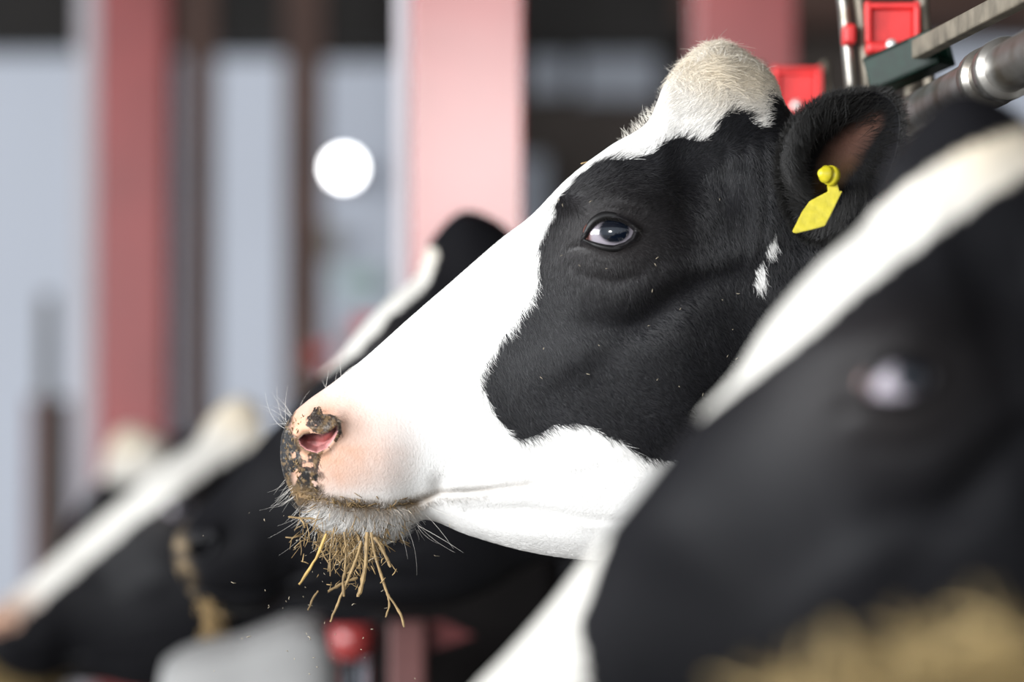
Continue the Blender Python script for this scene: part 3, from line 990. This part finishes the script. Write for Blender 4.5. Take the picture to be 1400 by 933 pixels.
# ------------------------------------------------------------------ hay
def hay_heap(name, label, cx, cy, rx, ry, h, n, seed, slope=1.6):
    r_ = np.random.default_rng(seed)
    na, nr = 60, 26
    V = [(0, 0, h)]
    for i in range(1, nr + 1):
        for j in range(na):
            th = 2 * math.pi * j / na; rr = i / nr
            z = h * max(0, 1 - rr ** slope) * (1 + rr * (.04 * math.sin(3 * th + rr * 7) + .03 * math.sin(7 * th - rr * 11)))
            V.append((rx * rr * math.cos(th), ry * rr * math.sin(th), max(z, 0.0)))
    Fc = [(0, 1 + j, 1 + (j + 1) % na) for j in range(na)]
    for i in range(nr - 1):
        for j in range(na):
            a_ = 1 + i * na
            Fc.append((a_ + j, a_ + na + j, a_ + na + (j + 1) % na, a_ + (j + 1) % na))
    root = empty(name, (cx, cy, 0)); tag(root, label, 'hay')
    root['kind'] = 'stuff'
    m_ = mesh_obj('mound', V, Fc, M['hay'], root)
    Vn = np.array(V)
    idx = r_.integers(0, len(V), n)
    p = Vn[idx] + r_.normal(0, .012, (n, 3)); p[:, 2] = np.maximum(p[:, 2], .004)
    d = r_.normal(0, 1, (n, 3)); d[:, 2] = d[:, 2] * .45; d /= np.linalg.norm(d, axis=1, keepdims=True)
    ln = r_.uniform(.03, .10, n)[:, None]
    pts = np.stack([p - d * ln / 2, p + np.array([0, 0, .004]), p + d * ln / 2], 1)
    pts[:, :, 2] = np.maximum(pts[:, :, 2], .002)
    c = np.array([.36, .26, .11]) * r_.uniform(.35, 1.25, (n, 1)) * np.array([1, 1, 1])
    hair_obj('stalks', pts, np.full((n, 3), .0011), np.clip(c, 0, 1), .7, M['fur'], root)
    return root


hay_heap('hay_heap', 'golden blurred heap of hay in front of the nearest cow', 0.22, 1.95, .45, .26, .788, 9000, 3, 2.4)
hay_heap('hay_heap', 'far hay heap on the floor under the leftmost muzzle', -0.95, 7.4, .34, .3, .755, 4000, 4, 2.6)

# ================================================================== cows
main = build_cow('main', 'sharp black and white cow chewing hay, yellow tag in ear', YM, 1.0, 400, 110, detail=True)
build_cow('blaze', 'nearest blurred black cow with white blaze in the right foreground', 2.68, .5, 170, 60,
          theta=math.radians(10), yaw=math.radians(9.5), eye_px=(1234, 520))
third = build_cow('strip', 'black cow with dirty muzzle directly behind the chewing cow', 4.95, .42, 140, 60,
          theta=math.radians(7.6), yaw=math.radians(3), eye_px=(553, 497), reach=.08)
build_cow('wide', 'blurred cow with broad white face stripe at the lower left', 6.5, .36, 120, 50,
          theta=math.radians(0), yaw=math.radians(8), eye_px=(246, 696), reach=.25)
build_cow('poll', 'farthest cow, only its cream poll showing behind the striped face', 7.9, .32, 100, 40,
          theta=math.radians(20), yaw=math.radians(0), eye_px=(138, 728), reach=.38)

# ------------------------------------------------------------------ the chewing cow's fur, whiskers, tag, collar, hay
KPX = YM / F
root = main['root']; hp = main['hp']


def ear_tag():
    out = [(1131, 246), (1143, 243), (1148, 262), (1152, 261), (1135, 296), (1128, 309), (1110, 314), (1088, 319), (1083, 317), (1097, 289), (1107, 275), (1120, 268), (1132, 262)]
    c = np.array(out, float)
    w_front = 226 + (c[:, 1] - 245) * .10
    c[:, 0], c[:, 1] = pxw(c[:, 0], c[:, 1], w_front)
    n = len(c)
    fr_ = hp(c[:, 0], c[:, 1], w_front); bk = hp(c[:, 0], c[:, 1], w_front - 3)
    V = np.vstack([fr_, bk])
    Fc = [list(range(n)), list(range(2 * n - 1, n - 1, -1))] + [(i, n + i, n + (i + 1) % n, (i + 1) % n) for i in range(n)]
    t = mesh_obj('ear_tag', V, Fc, M['tag'], root, smooth=False)
    t['label'] = 'yellow plastic ear tag'
    bm = bmesh.new(); bm.from_mesh(t.data)
    bmesh.ops.recalc_face_normals(bm, faces=bm.faces)
    bmesh.ops.bevel(bm, geom=list(bm.edges), offset=.0006, segments=2, affect='EDGES')
    bm.to_mesh(t.data); bm.free()
    sx_, sy_ = pxw(1136., 240., 233.)
    p = hp(sx_, sy_, 233)[0]
    ax = Vector((-.75, -.6, .12)).normalized()
    lathe('stud', [(.0078, -.004), (.0086, -.001), (.0084, .002), (.0062, .0025), (.0062, .004), (.0075, .0045), (.0075, .007), (.0058, .009), (.0036, .012), (.002, .0135)], M['tag'], t, n=24, axis=tuple(ax), origin=tuple(p))
    tube('pin', [hp(sx_ + 2, sy_ + 2, 230)[0], hp(sx_ + 5, sy_ + 6, 190)[0], hp(sx_ + 7, sy_ + 8, 115)[0]], .0035, M['tag'], t)


ear_tag()


def collar():
    """webbing band round the neck"""
    n = 72
    V = []
    for k_, s_ in enumerate(np.linspace(17.35, 17.75, 5)):
        st = [crom(ST[:, i], np.array([s_]))[0] for i in range(8)]
        for out in (5.0, 1.0):
            for j in range(n):
                ph = 2 * math.pi * j / n
                t = (1 - math.cos(ph)) / 2; tm = st[5]
                qv = (tm - t) / tm if t < tm else (t - tm) / (1 - tm)
                hw = st[4] * max(1 - qv ** 2, 0) ** .5
                x = st[0] + (st[2] - st[0]) * t; y = st[1] + (st[3] - st[1]) * t
                dy = (-1 + 2 * t) * out
                V.append(local(x, y + dy, (hw + out * abs(math.sin(ph)) + 2) * (1 if math.sin(ph) >= 0 else -1)))
    V = np.array(V) - np.array([1.3, 0, 0])
    Fc = []
    for a_ in range(4):
        for j in range(n):
            j2 = (j + 1) % n
            o0, o1 = (2 * a_) * n, (2 * a_ + 2) * n
            Fc.append((o0 + j, o1 + j, o1 + j2, o0 + j2))
            Fc.append((o0 + n + j, o0 + n + j2, o1 + n + j2, o1 + n + j))
    for o0, fl in ((0, 0), (8 * n, 1)):
        for j in range(n):
            j2 = (j + 1) % n
            Fc.append((o0 + j, o0 + j2, o0 + n + j2, o0 + n + j))
    c = mesh_obj('collar', V, Fc, M['collar'], root); c['label'] = 'dark webbing neck collar'
    p = local(1196., 262., 118.) - np.array([1.3, 0, 0])
    box('collar_tag', tuple(p), (.012, .008, .03), M['collar_red'], c)


collar()

# ---- fur: strands rooted all over the head
px, py, w, S = main['px'], main['py'], main['w'], main['S']
P = main['P']
Fq = np.array(main['faces'][:-2])
cen_S = S[Fq[:, 0]]
cx_ = px[Fq].mean(1); cy_ = py[Fq].mean(1); cw_ = w[Fq].mean(1)
A = np.linalg.norm(np.cross(P[Fq[:, 2]] - P[Fq[:, 0]], P[Fq[:, 3]] - P[Fq[:, 1]]), axis=1) * .5
Nf = np.cross(P[Fq[:, 2]] - P[Fq[:, 0]], P[Fq[:, 3]] - P[Fq[:, 1]])
Nf /= np.linalg.norm(Nf, axis=1, keepdims=True) + 1e-12
cen = P[Fq].mean(1)
mid = local(cx_, cy_, np.zeros(len(cx_))) - np.array([1.3, 0, 0])
if ((Nf * (cen - mid)).sum(1)).mean() < 0: Nf = -Nf
prob = A.copy()
prob[cen_S > 18.6] = 0
prob[cen_S < .8] = 0
prob *= np.where(cw_ > -8, 1, .18)
prob[cen_S > 17] *= .3
poll = np.exp(-(((cx_ - 975) / 85) ** 2 + ((cy_ - 100) / 60) ** 2))
prob *= 1 + 1.0 * poll
qm, parm = dist_line(MOUTH, cx_, cy_)
mudzone = cx_ < 400 + np.interp(cy_, [545, 565, 590, 630, 655, 675, 700], [8, 6, 4, 14, 42, 42, 20])
chin = smooth01(676, 690, cy_) * smooth01(600, 560, cx_)
mz = np.exp(-(((cx_ - 420) / 75) ** 2 + ((cy_ - 610) / 60) ** 2))
prob *= np.where(mudzone & (cy_ < 674), 0, 1)
prob *= 1 - .6 * mz * (1 - chin)
qe, _ = dist_line(ALMOND + ALMOND[:1], cx_, cy_)
prob[inside(ALMOND, cx_, cy_) | (qe < 4)] = 0
qn, _ = dist_line(NOSTRIL + NOSTRIL[:1], cx_, cy_)
prob[inside(NOSTRIL, cx_, cy_) | (qn < 5)] = 0
NH = 210000
pick = rng.choice(len(Fq), NH, p=prob / prob.sum())
u, v = rng.random((2, NH, 1))
c4 = P[Fq[pick]]
rootp = (c4[:, 0] * (1 - u) + c4[:, 1] * u) * (1 - v) + (c4[:, 3] * (1 - u) + c4[:, 2] * u) * v


def bil(a):
    q4 = a[Fq[pick]]
    return ((q4[:, 0] * (1 - u[:, 0]) + q4[:, 1] * u[:, 0]) * (1 - v[:, 0]) + (q4[:, 3] * (1 - u[:, 0]) + q4[:, 2] * u[:, 0]) * v[:, 0])


hx, hy, hw_ = bil(px), bil(py), bil(w)
FLOW = np.array([(650, 520, .5, -.85), (700, 450, .45, -.9), (450, 560, .4, -.5), (600, 450, .55, -.75), (520, 560, .6, -.6), (740, 300, .3, -.8), (780, 250, .5, .2),
                 (830, 220, .6, .6), (880, 190, .4, .9), (940, 120, -.1, 1), (990, 80, .2, 1), (1050, 110, .9, .3), (960, 190, .5, .6), (900, 560, .75, -.6), (800, 580, .7, -.6),
                 (700, 710, .95, -.15), (900, 730, .95, -.1), (950, 400, .7, -.6), (1000, 260, .1, -1), (1040, 330, .2, -1), (880, 270, .8, .3), (500, 720, -.2, -1), (440, 700, -.5, -.9),
                 (560, 715, .3, -.9), (830, 400, .5, -.8), (770, 340, -.1, -.9), (835, 300, .6, .5), (1200, 400, .9, -.4), (540, 650, .5, -.8)])
wt = 1.0 / (((hx[:, None] - FLOW[None, :, 0]) ** 2 + (hy[:, None] - FLOW[None, :, 1]) ** 2) + 400.0) ** 1.5
fl = (wt[:, :, None] * FLOW[None, :, 2:]).sum(1) / wt.sum(1)[:, None]
ang = (fnoise(hx, hy, 40, 71) - .5) * 1.1 + rng.normal(0, .20, NH)
pollh = np.exp(-(((hx - 975) / 85) ** 2 + ((hy - 100) / 60) ** 2)) * (hy < 175)
ang += pollh * ((fnoise(hx, hy, 22, 9) - .5) * 3.0 + rng.normal(0, .35, NH))
fl = np.stack([fl[:, 0] * np.cos(ang) - fl[:, 1] * np.sin(ang), fl[:, 0] * np.sin(ang) + fl[:, 1] * np.cos(ang)], -1)
d3 = np.stack([fl[:, 0], rng.normal(0, .08, NH) - .25 * np.sign(hw_) * pollh, fl[:, 1]], -1)
nn = Nf[pick]
d3 -= nn * (d3 * nn).sum(1, keepdims=True)
d3 /= np.linalg.norm(d3, axis=1, keepdims=True) + 1e-9
chinh = smooth01(682, 694, hy) * smooth01(585, 545, hx)
mzh = np.exp(-(((hx - 420) / 85) ** 2 + ((hy - 605) / 65) ** 2))
eyeh = np.exp(-(((hx - 832) / 60) ** 2 + ((hy - 332) / 40) ** 2))
Lh = (12.5 * (1 - .55 * eyeh) * (1 - .55 * mzh * (1 - chinh)) + 15 * pollh + 11 * chinh) * rng.uniform(.6, 1.35, NH)
lift = .16 + .34 * pollh + .30 * chinh + rng.uniform(-.05, .10, NH)
whiteh = (coat(hx, hy, hw_, bil(S), 'main')[0].mean(1) > .3) * (1 - pollh) * (1 - chinh) * smooth01(940, 860, hx)
qb, _ = dist_line(BLACK_MAIN[4:46], hx, hy)
edge = np.exp(-(qb / 14) ** 2)
whiteh = whiteh * (1 - edge)
Lh *= (1 - .38 * whiteh) * (1 + .35 * edge * rng.random(NH))
lift *= 1 - .45 * whiteh
Lh = Lh * KPX
xk = np.linspace(0, 1, 4)
bend = rng.normal(0, .12, NH) + pollh * rng.normal(0, .5, NH)
side = np.cross(nn, d3)
pts = rootp[:, None, :] + Lh[:, None, None] * (xk[None, :, None] * d3[:, None, :]
      + (lift[:, None] * xk - (.7 * lift[:, None]) * xk ** 2)[:, :, None] * nn[:, None, :] + (bend[:, None] * xk ** 2)[:, :, None] * side[:, None, :])
pts -= nn[:, None, :] * .0003
rad = KPX * (.23 + .05 * pollh)[:, None] * np.array([1, .9, .65, .18])[None]
hc, _ = coat(hx + rng.normal(0, 1.2, NH), hy + rng.normal(0, 1.2, NH), hw_, bil(S), 'main')
lum = hc.mean(1)
jit = rng.uniform(.75, 1.15, NH)
hc = np.where((lum < .1)[:, None], hc * rng.uniform(.6, 1.9, (NH, 1)), hc * np.where(whiteh > .3, 1.0, np.minimum(jit, 1.08))[:, None])
hair_obj('fur', pts, rad, np.clip(hc, 0, .95), .45, M['fur'], root)


# ---- ear fringe and long inner ear hair
def ear_hair():
    ev, ef, sid = ear_canon(240, 26, 1)
    rim = ev[:240]
    c = EAR_C
    n1 = 5200
    i = rng.integers(0, 240, n1)
    p = rim[i] + rng.normal(0, 1.5, (n1, 3))
    out = p[:, :2] - c; out /= np.linalg.norm(out, axis=1, keepdims=True)
    tang_ = np.stack([-out[:, 1], out[:, 0]], -1)
    d = out * rng.uniform(.5, 1.1, (n1, 1)) + tang_ * rng.normal(.25, .35, (n1, 1))
    ln = rng.uniform(5, 13, n1)
    n2 = 5200
    i2 = rng.integers(0, 240, n2)
    lf = np.clip(1.25 - (rim[i2, 0] - 1060) / 120, .25, 1)
    i2 = np.where(rng.random(n2) < lf, i2, rng.integers(20, 70, n2))
    rr = rng.uniform(.70, 1.0, n2)
    lay = np.clip(((1 - rr) * 25).astype(int), 0, 24)
    p2 = ev[lay * 240 + i2] + rng.normal(0, 1.0, (n2, 3))
    inn = c - p2[:, :2]; inn /= np.linalg.norm(inn, axis=1, keepdims=True) + 1e-9
    d2_ = inn + np.stack([-inn[:, 1], inn[:, 0]], -1) * rng.normal(.5, .35, (n2, 1))
    ln2 = rng.uniform(12, 34, n2)
    PP = np.vstack([p, p2]); DD = np.vstack([d, d2_]); LL = np.concatenate([ln, ln2])
    dw = np.concatenate([rng.normal(.1, .3, n1), rng.uniform(.0, .35, n2)])
    K = np.linspace(0, 1, 4)
    x = PP[:, 0, None] + LL[:, None] * K * DD[:, 0, None]
    y = PP[:, 1, None] + LL[:, None] * K * DD[:, 1, None]
    ww = PP[:, 2, None] + LL[:, None] * (dw[:, None] * K)
    q_ = hp(x.ravel(), y.ravel(), ww.ravel()).reshape(len(PP), 4, 3)
    col = np.array([.006, .0055, .005]) * rng.uniform(.4, 2.2, (len(PP), 1))
    hair_obj('ear_hair', q_, KPX * .24 * np.array([1, .9, .6, .15])[None].repeat(len(PP), 0), col, .45, M['fur'], root)


ear_hair()


# ---- whiskers and lashes
def strands(name, lst, col, r0, rough=.4):
    """lst of (start px,py,w, direction x,y(up),w, length, curl)"""
    n = len(lst); K = np.linspace(0, 1, 7)
    a_ = np.array(lst, float)
    d = a_[:, 3:6].copy(); d /= np.linalg.norm(d, axis=1, keepdims=True)
    perp = np.stack([d[:, 1], -d[:, 0], 0 * d[:, 0]], -1)
    q_ = a_[:, None, 0:3] * 1.0
    Lk = a_[:, 6][:, None] * K
    x = a_[:, 0, None] + Lk * d[:, 0, None] + (a_[:, 7, None] * a_[:, 6, None] * K ** 2) * perp[:, 0, None]
    yv = a_[:, 1, None] - Lk * d[:, 1, None] - (a_[:, 7, None] * a_[:, 6, None] * K ** 2) * perp[:, 1, None]
    ww = a_[:, 2, None] + Lk * d[:, 2, None]
    pts_ = hp(x.ravel(), yv.ravel(), ww.ravel()).reshape(n, 7, 3)
    hair_obj(name, pts_, KPX * r0 * np.linspace(1, .25, 7)[None].repeat(n, 0), np.tile(np.array(col), (n, 1)) * rng.uniform(.8, 1.1, (n, 1)), rough, M['fur'], root)


def w_at(x, y):
    m = (np.abs(px - x) < 6) & (np.abs(py - y) < 6) & (w > 0)
    return w[m].mean() if m.any() else 40.


wl = []
for _ in range(150):     # chin
    x = rng.uniform(408, 575); y = rng.uniform(694, 732) - 18 * (x < 430)
    wl.append((x, y, w_at(x, y) * rng.uniform(-.6, 1), (x - 500) / 120 + rng.normal(-.1, .25), -1, rng.normal(.1, .3), rng.uniform(10, 30), rng.normal(0, .18)))
for _ in range(20):      # long chin whiskers
    x = rng.uniform(410, 600); y = rng.uniform(690, 722)
    wl.append((x, y, w_at(x, y), (x - 490) / 70 + rng.normal(0, .3), -.9, rng.normal(.2, .3), rng.uniform(35, 75), rng.normal(.0, .3)))
for _ in range(20):      # nose front and bridge
    t = rng.random()
    x = np.interp(t, [0, .5, 1], [388, 400, 470]); y = np.interp(t, [0, .5, 1], [588, 568, 515])
    wl.append((x, y, rng.uniform(-40, 40), -.8 + t * .9 + rng.normal(0, .3), .3 + .7 * t + rng.normal(0, .25), rng.normal(0, .3), rng.uniform(14, 58), rng.normal(.15, .3)))
for _ in range(22):
    x = rng.uniform(390, 410); y = rng.uniform(655, 685)
    wl.append((x, y, rng.uniform(0, 60), -.7 + rng.normal(0, .2), -.7, .2, rng.uniform(15, 42), rng.normal(.15, .2)))
strands('whiskers', wl, (.80, .77, .72), .20)
lw_ = main['ew']
ls = []
for i in range(46):
    t = (i + .5) / 46
    pt_ = crom(np.array(UPLID, float), np.array([t * (len(UPLID) - 1)]))[0]
    ls.append((pt_[0], pt_[1], lw_ + 8, (t - .45) * 1.4 + rng.normal(0, .1), -.55 + rng.normal(0, .15), 1.0, rng.uniform(10, 19), rng.normal(0, .1)))
strands('eyelashes', ls, (.012, .011, .010), .40)
# poll tuft flyaways
tl = []
for _ in range(420):
    t = rng.random()
    x = np.interp(t, [0, .35, .5, .75, 1], [850, 905, 922, 965, 1040]); y = np.interp(t, [0, .35, .5, .75, 1], [192, 140, 106, 72, 98])
    big = np.exp(-((t - .55) / .16) ** 2)
    tl.append((x + 4, y + 5, rng.uniform(-45, 60), -.75 + 1.2 * t + rng.normal(0, .35), .75 + rng.normal(0, .25), rng.normal(0, .3), rng.uniform(9, 20) + 14 * big * rng.random(), rng.normal(.1, .35)))
strands('poll_tuft', tl, (.78, .74, .66), .22, .5)


# ---- hay in the mouth: single stems that hang from the lips
def stem(pts_, r_px, label, mat='straw2', ww=86, flat=.5, name='straw_stem'):
    p_ = np.array(pts_, float)
    k_ = max(6, 4 * len(p_))
    p_ = crom(p_, np.linspace(0, len(p_) - 1, k_)) if len(p_) > 2 else p_[0] + (p_[1] - p_[0]) * np.linspace(0, 1, k_)[:, None]
    wig = np.cumsum(rng.normal(0, .55, (k_, 2)), 0) * np.linspace(0, 1, k_)[:, None]
    qx, qy = pxw(p_[:, 0] + wig[:, 0], p_[:, 1] + wig[:, 1], ww)
    p3 = local(qx, qy, np.full(k_, ww) + np.linspace(0, 6, k_))
    p3[:, 1] += YM
    org = p3[0].copy()
    rr = np.interp(np.linspace(0, 1, k_), [0, .1, .9, 1], [.7, 1, .95, .7]) * r_px * KPX * rng.uniform(.72, 1.2, k_)
    v_, f_ = tube_vf(p3 - org, rr, 5, flat)
    o_ = mesh_obj(name, v_, f_, M[mat], smooth=False)
    o_.location = tuple(org)
    if label: tag(o_, label, 'straw', 'straws hanging from the chewing mouth')
    return o_


stem([(446, 730), (430, 768), (409, 801)], 2.1, 'straight golden straw slanting down left from the chin', 'straw')
stem([(502, 728), (500, 760), (494, 795), (487, 818)], 3.2, 'thickest flat tan straw hanging in the middle of the mouthful', 'straw2', flat=.5)
s3 = stem([(507, 728), (513, 762), (526, 803), (531, 815), (545, 836), (553, 857)], 2.0, 'longest forked straw hanging down right of the mouthful', 'straw2')
b3 = stem([(529, 812), (533, 828), (530, 845)], 1.5, None, 'straw2', name='fork'); b3.location = Vector(b3.location) - Vector(s3.location); b3.parent = s3
stem([(494, 740), (486, 768), (474, 795), (462, 824), (452, 850)], 2.0, 'bent straw reaching lowest left of the thick flat one', 'straw2')
stem([(489, 790), (470, 797), (448, 807)], 2.2, 'short straw lying crosswise below the mouthful', 'straw3')
stem([(394, 707), (410, 709), (428, 711)], 1.5, 'short brown twig poking left from under the lower lip', 'straw3')
stem([(512, 735), (522, 752), (534, 776)], 2.6, 'frayed brown tuft right of the hanging straws', 'straw3')
stem([(470, 728), (473, 752), (470, 785)], 1.4, 'thin upright straw left of the thick flat one', 'straw2')
stem([(455, 730), (452, 760), (455, 790)], 1.3, 'thin curved straw near the golden straw', 'straw3')
stem([(478, 770), (470, 790), (472, 815)], 2.2, 'short thick brown straw above the lowest bent one', 'straw3')
stem([(435, 808), (428, 820), (423, 838)], 1.5, 'short loose straw falling below the golden straw', 'straw3')

# fine chewed hay stuck in the beard, and loose chaff falling through the air
def bits(name, label, n, gen, rr, cols, kind='stuff'):
    V = []; Fc = []
    for _ in range(n):
        a_, b_, ww, r_ = gen()
        m_ = (a_ + b_) / 2 + rng.normal(0, np.linalg.norm(b_ - a_) * .12, 2)
        pth = np.array([a_, m_, b_])
        p3 = local(pth[:, 0], pth[:, 1], ww + rng.normal(0, 1.5, 3))
        v_, f_ = tube_vf(p3, np.array([.6, 1, .6]) * r_ * KPX, 4)
        k0 = len(V); V.extend(v_.tolist()); Fc.extend([[i + k0 for i in f] for f in f_])
    V = np.array(V); V[:, 1] += YM
    org = V.mean(0)
    o_ = mesh_obj(name, V - org, Fc, cols); o_.location = tuple(org)
    tag(o_, label, 'hay', None, kind)
    return o_


def g_clump():
    x = np.clip(rng.normal(482, 32), 412, 545); y = np.clip(rng.normal(718, 16) + 22 * np.exp(-((x - 485) / 34) ** 2), 694, 770)
    l_ = rng.uniform(8, 30); an = rng.normal(-1.57, .65)
    return np.array([x, y]), np.array([x + l_ * math.cos(an), y - l_ * math.sin(an)]), w_at(min(x, 560), min(y, 722)) * .9 + rng.uniform(-10, 14), rng.uniform(.28, .8) * (1 + (rng.random() < .12))


def g_lip():
    t = rng.random()
    x = np.interp(t, [0, 1], [412, 560]) + rng.normal(0, 4); y = np.interp(x, [400, 440, 480, 530, 572], [670, 683, 691, 695, 689]) + rng.normal(1, 5)
    l_ = rng.uniform(4, 13); an = rng.uniform(0, 6.28)
    return np.array([x, y]), np.array([x + l_ * math.cos(an), y - l_ * math.sin(an)]), w_at(x, y) + rng.uniform(0, 4), rng.uniform(.4, .9)


def g_hang():
    x = rng.normal(480, 28); y = rng.uniform(745, 800)
    l_ = rng.uniform(5, 16); an = rng.normal(-1.57, .9)
    return np.array([x, y]), np.array([x + l_ * math.cos(an), y - l_ * math.sin(an)]), 86 + rng.uniform(-6, 8), rng.uniform(.35, 1.1)


def g_chaff():
    x = rng.normal(440, 70); y = rng.uniform(700, 930)
    l_ = rng.exponential(2.2) + 1.0; an = rng.uniform(0, 6.28)
    return np.array([x, y]), np.array([x + l_ * math.cos(an), y - l_ * math.sin(an)]), rng.uniform(20, 130), rng.uniform(.25, .8)


def g_nose():
    y = rng.uniform(572, 668); x = np.interp(y, [560, 590, 620, 650, 670], [404, 390, 386, 394, 408]) + rng.uniform(0, 22)
    l_ = rng.uniform(2, 7); an = rng.normal(1.2, .6)
    return np.array([x, y]), np.array([x + l_ * math.cos(an), y - l_ * math.sin(an)]), w_at(x, y) + 1.5, rng.uniform(.4, .9)


bits('chewed_hay', 'tangle of fine chewed hay hanging under the white chin', 290, g_clump, 1, M['straw2'])
bits('chewed_hay', 'darker brown chewed hay mixed into the mouthful', 190, g_clump, 1, M['straw3'])
bits('chewed_hay', 'wet hay scraps stuck along the lips of the sharp cow', 170, g_lip, 1, M['straw3'])
bits('chewed_hay', 'loose hay scraps between the hanging straws', 42, g_hang, 1, M['straw2'])
bits('hay_dust', 'fine hay scraps stuck to the muddy nose', 130, g_nose, 1, M['straw3'])
bits('falling_chaff', 'tiny bits of chaff falling below the chewing mouth', 60, g_chaff, 1, M['chaff'])


def g_cheek():
    x = rng.uniform(700, 1000); y = rng.uniform(270, 580)
    l_ = rng.uniform(1.5, 5); an = rng.uniform(0, 6.28)
    return np.array([x, y]), np.array([x + l_ * math.cos(an), y - l_ * math.sin(an)]), w_at(x, y) + 4, rng.uniform(.3, .5)


bits('hay_dust', 'pale specks of hay dust on the black cheek', 26, g_cheek, 1, M['chaff'])
stem([(794, 224), (804, 222), (817, 221)], .9, 'short straw lying on the white forehead above the eye', 'straw2', ww=6)

# wet hay hanging from the dirty muzzle of the cow behind
Vw = []; Fw = []
for _ in range(90):
    x = rng.normal(432, 9); y = rng.uniform(690, 755) ; l_ = rng.uniform(12, 34); an = rng.normal(-1.5, .4)
    x0 = np.array([x, x + l_ * .5 * math.cos(an) + rng.normal(0, 2), x + l_ * math.cos(an)])
    y0 = np.array([y, y - l_ * .5 * math.sin(an), y - l_ * math.sin(an)])
    v_, f_ = tube_vf(third['hp'](x0, y0, np.full(3, 62.) + rng.normal(0, 8)), np.array([.6, 1, .6]) * rng.uniform(.8, 1.6) * KPX, 4)
    k0 = len(Vw); Vw.extend(v_.tolist()); Fw.extend([[i + k0 for i in f] for f in f_])
Vw = np.array(Vw) + np.array(third['root'].location)
ow = mesh_obj('hay_wisp', Vw - Vw.mean(0), Fw, M['straw2']); ow.location = tuple(Vw.mean(0))
tag(ow, 'blurred wisp of wet hay hanging from the dirty black muzzle', 'hay', None, 'stuff')
